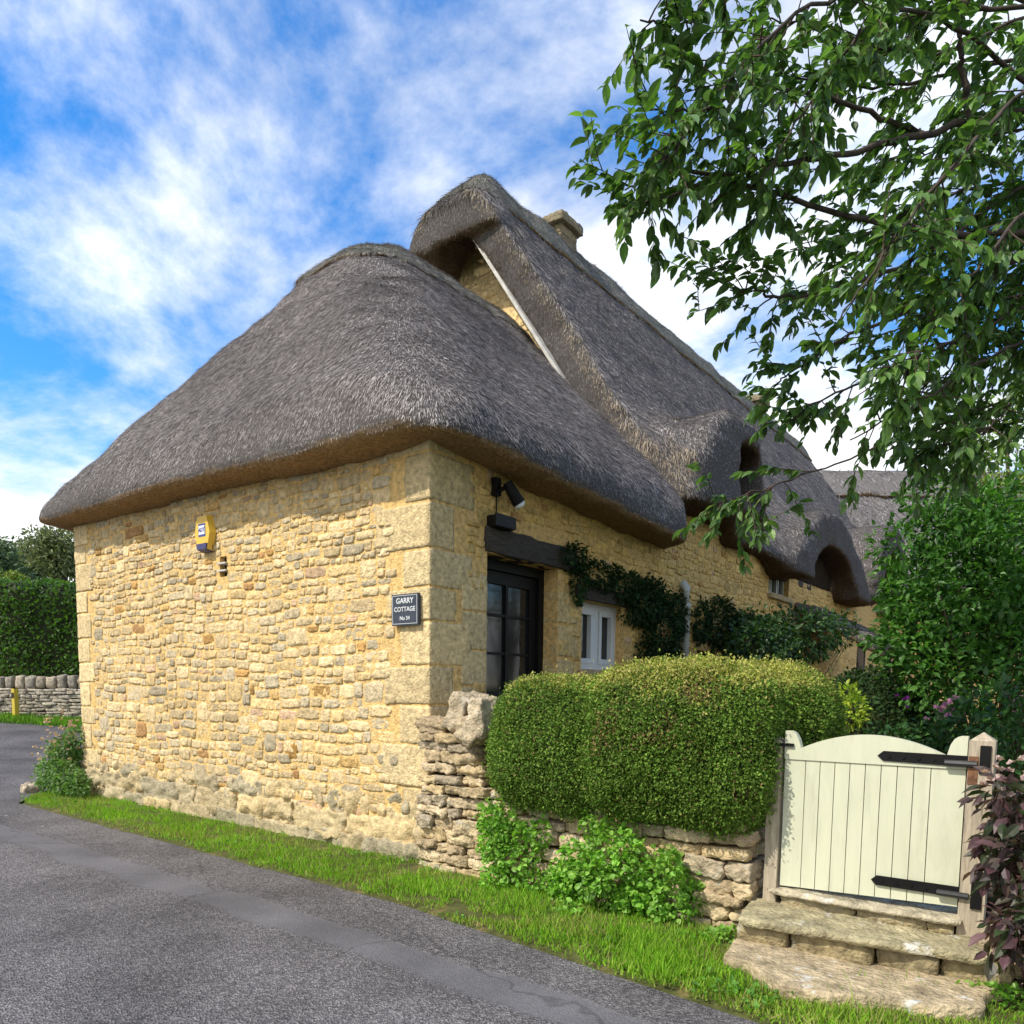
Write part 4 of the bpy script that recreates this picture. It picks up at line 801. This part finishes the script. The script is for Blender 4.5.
# cherry tree overhanging from the right
CH = thing('cherry_tree', (6.6, 1.9, .36), 'large dark green cherry tree with drooping leafy branches over the garden', 'tree')
T0 = np.array([6.6, 1.9, .30]); T1 = np.array([6.45, 1.55, 3.2])
mb = MB(); tube(mb, [T0+[0, 0, -.1], T0*.6+T1*.4+[.06, .05, 0], T1, T1+[.05, .1, 1.3], T1+[-.2, .0, 2.6]], [.19, .15, .13, .09, .05], (.07, .06, .05), n=12); mb.build('trunk', M_BARK, CH, smooth=True)
LIMB = [
 ([(1024, 240, 4.9), (922, 232, 4.6), (824, 210, 4.35), (697, 169, 4.1), (655, 172, 4.0), (625, 190, 3.9)], .030, 1.0),
 ([(1024, 112, 4.8), (922, 134, 4.55), (844, 156, 4.3), (760, 165, 4.1), (680, 190, 3.95), (640, 215, 3.9)], .032, 1.0),
 ([(1060, 120, 4.7), (966, 30, 4.4), (897, 0, 4.2), (853, 39, 4.05), (800, 120, 3.9), (760, 180, 3.8)], .020, 1.0),
 ([(1024, 20, 4.7), (940, -60, 4.5), (800, -70, 4.2), (720, -10, 4.0), (680, 30, 3.9), (640, 20, 3.85)], .022, 1.1),
 ([(1000, 20, 4.3), (870, -30, 4.1), (770, 30, 3.9), (725, 90, 3.8), (690, 130, 3.75), (660, 165, 3.7)], .016, 1.0),
 ([(1024, 180, 5.0), (930, 250, 4.8), (850, 290, 4.6), (770, 300, 4.45), (760, 290, 4.3), (730, 290, 4.25)], .022, .9),
 ([(1040, 250, 5.2), (940, 300, 5.0), (850, 335, 4.9), (820, 350, 4.8), (795, 370, 4.6), (775, 385, 4.5)], .020, .8),
 ([(1040, 385, 5.7), (950, 420, 5.5), (870, 450, 5.4), (800, 478, 5.3), (755, 492, 5.2), (720, 502, 5.15)], .012, .5),
 ([(1040, 300, 5.3), (960, 340, 5.1), (890, 370, 5.0), (830, 395, 4.9), (790, 420, 4.8)], .020, 1.0),
 ([(1060, 330, 5.1), (1000, 350, 4.9), (940, 390, 4.7), (890, 420, 4.6), (850, 440, 4.5)], .018, 1.0),
 ([(1060, 60, 4.2), (1000, 110, 3.9), (930, 190, 3.7), (880, 260, 3.6), (840, 320, 3.5)], .016, .9),
 ([(1080, 160, 4.2), (1010, 230, 3.9), (960, 290, 3.8), (925, 340, 3.7), (905, 380, 3.65)], .016, .9),
 ([(971, 122, 4.6), (961, 63, 4.5), (956, -10, 4.4), (940, -60, 4.3)], .024, .8),
 ([(1080, 250, 5.6), (1020, 300, 5.5), (960, 300, 5.4), (900, 330, 5.3), (850, 345, 5.2)], .02, 1.2),
 ([(1080, 200, 5.6), (1000, 180, 5.5), (930, 200, 5.4), (860, 240, 5.3), (790, 250, 5.2)], .02, 1.2),
 ([(1080, 60, 5.4), (1000, 60, 5.3), (920, 80, 5.2), (850, 90, 5.0), (780, 70, 4.9), (700, 60, 4.8)], .02, 1.2),
 ([(1080, 360, 5.0), (1020, 385, 4.8), (1000, 420, 4.7), (960, 445, 4.7)], .016, 1.0),
 ([(1100, 0, 5.0), (1010, 20, 5), (940, 60, 4.9), (880, 50, 4.8), (820, 20, 4.7), (740, 20, 4.6)], .016, 1.2),
 ([(1060, 150, 5.8), (1000, 250, 5.8), (950, 380, 5.8), (900, 420, 5.8)], .016, 1.2),
 ([(1060, 200, 5.8), (1010, 300, 5.8), (990, 400, 5.8), (960, 440, 5.8)], .016, 1.2),
 ([(1080, 330, 5.9), (1020, 350, 5.8), (970, 370, 5.7), (920, 385, 5.6)], .014, 1.5),
 ([(1080, 260, 5.9), (1020, 270, 5.8), (960, 285, 5.7), (900, 300, 5.6)], .014, 1.5),
 ([(1080, 410, 5.6), (1020, 420, 5.5), (980, 435, 5.4), (930, 450, 5.3)], .014, 1.5),
 ([(1080, 200, 5.2), (1030, 215, 5.1), (980, 230, 5.0), (930, 250, 4.9)], .014, 1.5),
 ([(1080, 120, 5.6), (1010, 130, 5.5), (940, 150, 5.4), (880, 160, 5.3)], .014, 1.5),
 ([(922, 134, 4.55), (840, 100, 4.4), (760, 85, 4.2), (700, 110, 4.1), (640, 110, 4.0)], .016, 1.1),
]
right_ = np.array([R[0, 0], R[1, 0], 0]); fwd_ = np.array([-R[0, 2], -R[1, 2], 0])
LP, LD, LU, LS = [], [], [], []
mbr = MB()
def smooth_poly(p, k):
    p = np.array(p, float); t = np.linspace(0, len(p)-1, k); r = np.stack([np.interp(t, np.arange(len(p)), p[:, i]) for i in range(3)], 1)
    for _ in range(6): r[1:-1] = (r[:-2]+2*r[1:-1]+r[2:])/4
    return r
def twig(b, d, ln, rad, dens):
    n = max(5, int(ln/.06)); p = [b]; dd = d.copy()
    for k in range(n):
        dd = nrm((dd+np.array([0, 0, -.02])+rng.normal(0, .10, 3))[None])[0]; p.append(p[-1]+dd*ln/n)
    p = np.array(p); tube(mbr, p, np.linspace(rad, .0015, len(p)), (.075, .05, .04), n=4, close=False)
    m = int(ln/.024*dens); t = rng.uniform(.12, 1, m)*(len(p)-1); i = np.minimum(t.astype(int), len(p)-2); q = p[i]+(p[i+1]-p[i])*(t-i)[:, None]
    tg = nrm(p[i+1]-p[i]); sd = nrm(np.cross(tg, np.array([0, 0, 1.])))*np.where(rng.random((m, 1)) < .5, 1, -1)
    dl = tg*.6+sd*.5+np.array([0, 0, -.42])+rdir(m)*.35
    LP.append(q); LD.append(dl); LU.append(rdir(m)*.5+np.array([0, 0, .8])+sd*.2); LS.append(rng.uniform(.048, .108, m))
    return p
for pts, rad, dens in LIMB:
    w3 = [atd(*q) for q in pts]
    far = (w3[0]-T1); start = T1+np.array([0, 0, np.clip(w3[0][2]-3.0, -.2, 2.2)*.75])
    if pts[0][0] >= 1000: w3 = [start, start*.5+w3[0]*.5+np.array([0, 0, .1])]+w3
    p = smooth_poly(w3, 40); p[2:-1] += rng.normal(0, .008, (37, 3)); tube(mbr, p, np.linspace(rad, .004, 40), (.07, .055, .045), n=7, close=False)
    L_ = np.linalg.norm(np.diff(p, axis=0), axis=1).sum(); nt_ = int(L_/.135*dens)
    for k in range(nt_):
        f = rng.uniform(.22, 1.0)*(39); i = min(int(f), 38); b = p[i]; tg = nrm((p[i+1]-p[i])[None])[0]
        d = tg*.7-right_*.15+rng.normal(0, .55, 3)+np.array([0, 0, -.05]); tw = twig(b, nrm(d[None])[0], rng.uniform(.2, .5), .005, 1.0)
        if rng.random() < .5:
            j = rng.integers(2, len(tw)-1); twig(tw[j], nrm((tw[j]-tw[j-1]+rng.normal(0, .05, 3))[None])[0], rng.uniform(.15, .35), .003, 1.0)
mbr.build('branches', M_BARK, CH, smooth=True)
LP = np.concatenate(LP); LD = np.concatenate(LD); LU = np.concatenate(LU); LS = np.concatenate(LS); n = len(LP)
# the rest of the crown, beyond the frame and behind the limbs
p, u = cloud([(T1+[.3, .2, 2.2], 1.5), (T1+[1.3, -.5, 1.4], 1.2), (T1+[.2, 1.6, 1.6], 1.2), (T1+[-.2, .2, 3.2], 1.1)], 5000, .3)
mb = MB(); scatter(mb, CLEAF, np.concatenate([LP, p]), np.concatenate([LD, u*.5+rdir(len(p))*.6+[0, 0, -.6]]), np.concatenate([LU, rdir(len(p))+[0, 0, .6]]), np.concatenate([LS, rng.uniform(.06, .1, len(p))]),
    palette(n+len(p), [(.085, .17, .034), (.105, .205, .04), (.062, .13, .03), (.135, .24, .055), (.10, .17, .075)], .22), 1.0); mb.build('crown', M_LEAF, CH)
# shrubs behind the gate
G1 = [(.055, .15, .022), (.075, .19, .03), (.04, .11, .02), (.10, .23, .04)]
bl = [(atd(965, 600, 7.2), .62), (atd(1020, 560, 7.5), .75), (atd(915, 585, 7.0), .30), (atd(905, 640, 6.9), .28), (atd(1000, 680, 6.8), .68), (atd(940, 670, 6.8), .42), (atd(1060, 640, 7.0), .8), (atd(935, 530, 7.2), .26), (atd(985, 520, 7.3), .35), (atd(900, 600, 7), .2), (atd(900, 545, 7.2), .24), (atd(930, 495, 7.4), .26), (atd(960, 560, 7.6), .5), (atd(985, 620, 7.4), .6), (atd(930, 630, 7.2), .45)]
b_ = atd(985, 740, 7.1); b_[2] = .34
bush('leafy_shrub', bl, 17000, .08, G1, 'tall fresh green leafy shrub behind the cream gate', 'shrub', b_, up=.25, stems=40, nz=.4, sr=.012)
bl = [(atd(1005, 470, 9.2), .75), (atd(1040, 440, 9.4), .9), (atd(975, 510, 9.0), .5), (atd(990, 425, 9.3), .35), (atd(1060, 520, 9.2), .9)]
b_ = atd(1020, 700, 9.3); b_[2] = .34
bush('pale_shrub', bl, 5200, .07, [(.14, .24, .035), (.18, .29, .045), (.10, .19, .03), (.22, .30, .07)], 'tall yellow green shrub catching sun behind the fresh green one', 'shrub', b_, up=.1, stems=40, nz=.45, sr=.015)
bl = [(atd(1000, 725, 5.6), .33), (atd(1040, 740, 5.4), .35), (atd(960, 735, 5.9), .24), (atd(930, 740, 6.0), .2), (atd(890, 745, 6.0), .18)]
b_ = atd(985, 800, 5.7); b_[2] = .34
bush('flowering_plant', bl, 1900, .065, [(.045, .12, .03), (.06, .15, .035), (.035, .085, .03)], 'low leafy border plant with pink and purple flowers just behind the gate', 'plant', b_, stems=24, flowers=[('purple_flower', atd(905, 701, 6.0), (.20, .03, .22), 5, .026, .03), ('pink_flower', atd(945, 709, 5.9), (.55, .25, .42), 16, .035, .06), ('pink_flower', atd(1015, 708, 5.7), (.60, .32, .45), 14, .03, .05)])
b_ = atd(850, 760, 6.3); b_[2] = .36
bush('spurge_plant', [(atd(853, 712, 6.3), (.11, .11, .15)), (atd(848, 695, 6.3), (.07, .07, .1))], 330, .05, [(.32, .42, .03), (.25, .38, .03), (.40, .46, .05)], 'small lime yellow plant at the dark end of the clipped hedge', 'plant', b_, stems=8, up=.4)
dk = atd(862, 705, 7.6)
hedge('dark_hedge', lambda X, Y, Z: (np.sqrt(((X-dk[0])/.75)**2+((Y-dk[1])/.9)**2+((Z-.75)/1.0)**2)-1)*.8, (dk[0]-1.1, dk[1]-1.3, .2), (dk[0]+1.1, dk[1]+1.3, 2.1), .07, 14000, [(.025, .055, .014), (.035, .075, .018), (.018, .04, .012)], .045, 'dark green rounded bush in the garden behind the clipped hedge', 'bush', tmpl=SLEAF)
# climbers on the side wall
def wallblob(y, z, ry, rz, rx=.10): return ((.06, y, z), (rx, ry, rz))
IV = [(.016, .042, .013), (.024, .06, .016), (.012, .030, .011), (.032, .07, .018)]
bl = [wallblob(2.15, 2.98, .25, .14), wallblob(2.7, 2.86, .45, .16), wallblob(3.3, 2.80, .4, .2), wallblob(3.9, 2.68, .45, .32), wallblob(4.25, 2.3, .5, .55, .24), wallblob(4.15, 1.7, .6, .55, .3), wallblob(4.1, 1.1, .7, .6, .32), wallblob(3.75, 2.62, .5, .3, .2), wallblob(2.25, 2.72, .1, .22), wallblob(4.8, 2.6, .25, .3)]
bush('climbing_plant', bl, 20000, .055, IV, 'dark climber trained over the lintel and down beside the white window', 'climber', np.array([.02, 4.3, .36]), stems=0, hang=.4, sr=.012, m=M_LEAF2)
bl = [wallblob(5.55, 2.55, .3, .3), wallblob(6.3, 2.55, .6, .38, .18), wallblob(7.2, 2.35, .7, .5, .25), wallblob(8.2, 2.1, .7, .7, .3), wallblob(7.3, 1.6, .9, .7, .25), wallblob(6.6, 1.4, .35, .8, .2), wallblob(9.2, 1.9, .6, .8, .3)]
bush('climbing_plant', bl, 24000, .065, IV, 'dark climber on the wall right of the pale drain pipe', 'climber', np.array([.02, 7.2, .36]), stems=0, hang=.4, sr=.012, m=M_LEAF2)
bl = [(atd(800, 635, 11), (.55, .6, .42)), (atd(828, 632, 11.3), (.4, .4, .3)), (atd(770, 640, 11), (.5, .5, .45)), (atd(760, 650, 10), (.5, .5, .5))]
b_ = atd(795, 700, 11); b_[2] = .34
bush('garden_shrub', bl, 3000, .085, [(.03, .075, .02), (.045, .10, .025), (.025, .06, .016), (.06, .12, .03)], 'mid green shrub against the cottage in front of the porch', 'shrub', b_, stems=16)
# purple leaved shrub by the right hand post
bl = [(atd(1010, 800, 3.75), .14), (atd(1025, 860, 3.65), .17), (atd(1000, 870, 3.7), .10), (atd(1010, 930, 3.6), .11), (atd(1050, 830, 3.7), .25), (atd(1045, 920, 3.6), .2), (atd(988, 835, 3.75), .05), (atd(1000, 950, 3.6), .06)]
b_ = atd(1050, 1000, 3.8); b_[2] = 0
bush('purple_shrub', bl, 900, .095, [(.095, .045, .055), (.12, .06, .07), (.05, .075, .03), (.04, .07, .025), (.16, .09, .095), (.06, .04, .04)], 'purple and green leaved shrub crowding the right hand gate post', 'shrub', b_, hang=.75, stems=40, sr=.006, squash=.3, twigcol=(.13, .06, .05), flowers=[('pale_flower', atd(1008, 778, 3.7), (.5, .36, .33), 16, .03, .05)])
# bright clumps growing out of the foot of the dry stone wall
BR = [(.17, .36, .04), (.22, .44, .055), (.13, .28, .035), (.27, .46, .08)]
GP = 'bright green plants rooted at the foot of the dry stone wall'
for (px_, py_, r_, n_, lab) in (((512, 848), 0, (.20, .12, .23), 620, 'leftmost bright clump at the wall foot, tall and loose'), ((570, 885), 0, (.15, .10, .14), 420, 'low bright clump at the wall foot between two taller ones'), ((612, 858), 0, (.19, .12, .24), 640, 'tallest and densest bright clump at the middle of the wall foot'), ((665, 892), 0, (.15, .11, .22), 520, 'rightmost bright clump at the wall foot, nearest the steps'), ((632, 912), 0, (.08, .08, .07), 150, 'tiny bright clump low in front of the tallest one')):
    c_ = at(px_[0], px_[1], 1, -.17); bl = [(c_, r_)]+[(c_+rng.normal(0, 1, 3)*np.array(r_)*.65, np.array(r_)*rng.uniform(.3, .55)) for _ in range(6)]
    r_ = np.array(r_)*1.3; bl = [(c_, r_)]+[(c_+rng.normal(0, 1, 3)*r_*.6, r_*rng.uniform(.35, .6)) for _ in range(6)]
    bush('wall_plant', bl, n_*3, .042, BR, lab, 'plant', (c_[0], -.15, .02), tmpl=RLEAF, stems=14, sr=.004, group=GP, up=.2, nz=.4, twigcol=(.10, .14, .04))
for (px_, r_, n_, lab) in (((718, 938), (.11, .07, .06), 170, 'small weed between wall end and lowest step'), ((995, 1000), (.20, .10, .07), 320, 'bright weeds at the right end of the lowest step')):
    c_ = at(px_[0], px_[1], 2, .06); bush('weed', [(c_, r_), (c_+[.08, .03, .01], r_)], n_, .035, BR, lab, 'plant', (c_[0], c_[1], .02), tmpl=RLEAF, stems=8, sr=.003, up=.5, group='small weeds beside the steps')
# corner shrub far left of the gable and its stone
c_ = np.array([-6.95, -.24, .36])
bl = [(c_, (.28, .26, .34)), (c_+[-.12, .1, .25], (.22, .2, .24)), (c_+[.35, -.08, -.10], (.26, .18, .24)), (c_+[.68, -.08, -.14], (.22, .14, .20)), (c_+[-.2, -.1, -.1], (.2, .15, .2)), (c_+[.05, .2, .4], (.16, .16, .25))]
bush('corner_shrub', bl, 4600, .055, [(.10, .22, .045), (.13, .26, .05), (.08, .16, .04), (.17, .25, .09)], 'scruffy green shrub with pinkish seed heads at the left corner of the gable', 'shrub', (-7.05, -.2, .0), stems=26, sr=.006,
     flowers=[('seed_head', c_+[-.05, .1, .48], (.55, .38, .30), 60, .038, .16), ('seed_head', c_+[-.25, .0, .25], (.58, .45, .36), 30, .038, .12)])
mb = MB(); s_ = at(30, 789, 2, .05); rock(mb, tuple(s_), (.11, .09, .08), (.40, .33, .24), rnd=.6, noise=.03, n=10); tag(mb.build('loose_stone', M_DRY, smooth=True), 'single rounded loose stone at the tip of the grass verge', 'stone')
# ------------------------------------------------------------------ across the lane, far left
U = right_/np.linalg.norm(right_); Q0 = atd(40, 718, 20); Q0[2] = .62
fw = thing('roadside_wall', tuple(Q0), 'far dry stone wall with upright cope stones across the lane', 'wall')
S0 = Q0-U*5.5; L_ = 11
mb = MB(); drywall(mb, S0-np.array([0, 0, .15]), U, L_, lambda u: 1.0, .2, row=(.07, .11), wid=(.2, .5), n=4, pal=[(.40, .35, .27), (.46, .41, .32), (.36, .32, .26)])
n_ = np.array([U[1], -U[0], 0]); a_ = S0-n_*.1; q_ = S0+U*L_-n_*.1
mb.add([a_+[0, 0, -.4], q_+[0, 0, -.4], q_+[0, 0, .82], a_+[0, 0, .82], a_-n_*.3+[0, 0, -.4], q_-n_*.3+[0, 0, -.4], q_-n_*.3+[0, 0, .82], a_-n_*.3+[0, 0, .82]], BOXF, (.10, .09, .07))
mb.build('dry_stone_walling', M_DRY, fw, smooth=True)
for k in range(40):
    u_ = .14+k*.275; mb = MB(); h_ = random.uniform(.13, .19); rock(mb, S0+U*u_+np.array([0, 0, .82+h_]), (random.uniform(.085, .125), .17, h_), np.array(random.choice([(.34, .29, .22), (.42, .36, .27), (.30, .27, .22)])), rnd=.3, noise=.025, n=4, rot=math.atan2(U[1], U[0]), tilt=random.gauss(0, .08)); mb.build('cope_stone', M_DRY, fw, smooth=True)
hc = S0+U*L_/2-n_*1.15+np.array([0, 0, 2.2])
def fh(X, Y, Z):
    a = (X-hc[0])*U[0]+(Y-hc[1])*U[1]; b = (X-hc[0])*n_[0]+(Y-hc[1])*n_[1]; c = Z-hc[2]
    q = [np.abs(a)-5.4+.4, np.abs(b)-.85+.4, np.abs(c)-1.50+.4]; return np.sqrt(sum(np.maximum(k, 0)**2 for k in q))-.4+.1*np.sin(a*2.2)
hedge('tall_hedge', fh, (hc[0]-5.6, hc[1]-4.8, .2), (hc[0]+5.6, hc[1]+4.8, 4.3), .16, 26000, [(.055, .13, .018), (.075, .17, .022), (.04, .095, .015), (.09, .19, .03)], .12, 'tall dense green hedge behind the far dry stone wall', 'hedge', m=M_LEAF, tmpl=LEAF)
yp = thing('marker_post', tuple(atd(16.5, 726, 19.4)), 'short yellow marker post with a black band in front of the far wall', 'post')
b_ = atd(16.5, 726, 19.4)
mb = MB(); box(mb, b_+[-.09, -.05, -.1], b_+[.09, .05, .96], (.55, .42, .05)); mb.build('post_shaft', M_COL, yp)
mb = MB(); box(mb, b_+[-.075, -.058, .72], b_+[.075, -.051, .86], (.015, .015, .015)); mb.build('sign_band', M_COL, yp)
n = 9000; u_ = rng.uniform(-5.5, 5.5, n); v_ = rng.uniform(.2, 1.5, n); p = Q0+U*u_[:, None]+n_*v_[:, None]; p[:, 2] = gz(p[:, 0], 0)-.01
tag(scatter(MB(), BLADE, p, rdir(n)*.5+[0, 0, 1], rdir(n), rng.uniform(.08, .22, n), palette(n, [(.12, .26, .02), (.16, .33, .03), (.10, .2, .02)]), .16).build('far_grass', M_GRASS), 'strip of bright grass under the far dry stone wall', 'grass', kind='stuff')
def tree(label, px, py, depth, rad, ht, n, pal, lsize, name='tree', group='trees beyond the tall hedge'):
    c = atd(px, py, depth); b = np.array([c[0], c[1], gz(max(c[0], -60), 0)-.05]); t = thing(name, tuple(b), label, 'tree', group)
    mb = MB(); top = c+[0, 0, -rad*.2]; tube(mb, [b, (b+top)/2+rng.normal(0, .1, 3), top], [.28, .2, .1], (.08, .065, .05), n=8)
    bl = [(c+rdir(1)[0]*rad*np.array([.7, .7, .5])*rng.uniform(.5, 1), rad*rng.uniform(.3, .55)) for _ in range(14)]
    for q, r_ in bl[:9]: tube(mb, [b*.4+top*.6, (top+q)/2, q], [.1, .07, .03], (.08, .065, .05), n=5)
    mb.build('trunk', M_BARK, t, smooth=True); p, u = cloud(bl, n, .35, .35)
    mb = MB(); scatter(mb, LEAF, p, u*.6+rdir(n)+[0, 0, -.2], rdir(n)+[0, 0, .8], lsize*rng.uniform(.6, 1.3, n), palette(n, pal, .18)); mb.build('crown', M_LEAF2, t)
tree('grey green distant tree at the left edge above the tall hedge', -10, 570, 42, 2.6, 6, 5000, [(.10, .15, .075), (.13, .18, .09), (.08, .125, .065)], .28)  # distant leaf greens lightened and greyed, haze put into the colour
tree('loose olive tree nearest the cottage above the tall hedge', 62, 555, 36, 1.9, 6, 4200, [(.17, .195, .085), (.20, .22, .11), (.13, .155, .075)], .20)
tree('tall dark tree between two paler ones above the tall hedge', 32, 565, 50, 2.2, 6, 4200, [(.09, .13, .07), (.11, .155, .08)], .28)
tree('small yellow green tree low at the left edge just above the tall hedge', 8, 585, 30, .8, 4, 1500, [(.16, .22, .04), (.2, .25, .05)], .14)
# ------------------------------------------------------------------ neighbour's cottage, far right
nb = thing('neighbour_cottage', tuple(atd(920, 640, 26)), 'distant stone cottage with pale grey thatch half hidden by shrubs', 'cottage')
RA = atd(800, 476, 27.5); 
def loc(X, Y): return (X-RA[0])*U[0]+(Y-RA[1])*U[1], (X-RA[0])*n_[0]+(Y-RA[1])*n_[1]
def nsd(X, Y, Z):
    a, b = loc(X, Y); o = smax((b*1.2+(Z-RA[2]-.15))/1.56, (-b*1.2+(Z-RA[2]-.15))/1.56, .4); s = smax(o, np.abs(a-5.5)-5.5, .3); s = smax(s, np.abs(b)-3.6, .2); return smax(s, RA[2]-4.6-Z, .15)
PT = [(.13, .12, .12), (.105, .098, .096), (.16, .148, .145), (.085, .08, .078)]
nr = thatch('thatched_roof', nsd, (RA[0]-4, RA[1]-5, RA[2]-5), (RA[0]+12, RA[1]+12, RA[2]+.8), .14, nb, 30000, lambda c, n: np.where(n@np.array([n_[0], n_[1], .5]) > .3, 1, .02), slen=(.15, .3), sw=.025, pal=PT, base=(.15, .14, .135))
def ncap(X, Y, Z):
    a, b = loc(X, Y); o = smax((b*1.2+(Z-RA[2]-.15))/1.56, (-b*1.2+(Z-RA[2]-.15))/1.56, .4); s = np.maximum(o-.14, RA[2]-.95-Z); return np.maximum(np.maximum(s, -(o+.1)), np.abs(a-5.5)-5.55)
thatch('ridge_cap', ncap, (RA[0]-4, RA[1]-5, RA[2]-1.3), (RA[0]+12, RA[1]+12, RA[2]+.8), .12, nr, 8000, None, slen=(.15, .3), sw=.025, pal=PT, base=(.15, .14, .135))
mb = MB(); 
for (d0, w_) in ((2.9, 0),):
    o_ = RA+U*.4+n_*2.9; wall_panel(mb, (o_[0], o_[1], 0), tuple(U), 10.2, RA[2]-3.3, [], .4, MORT); o_ = RA+U*10.6-n_*2.9; wall_panel(mb, (o_[0], o_[1], 0), tuple(-U), 10.2, RA[2]-3.3, [], .4, MORT)
    o_ = RA+U*10.6+n_*2.9; wall_panel(mb, (o_[0], o_[1], 0), tuple(-n_), 5.8, RA[2]-3.3, [], .4, MORT); o_ = RA+U*.4-n_*2.9; wall_panel(mb, (o_[0], o_[1], 0), tuple(n_), 5.8, RA[2]-3.3, [], .4, MORT)
mb.build('stone_wall', M_STONE, nb)
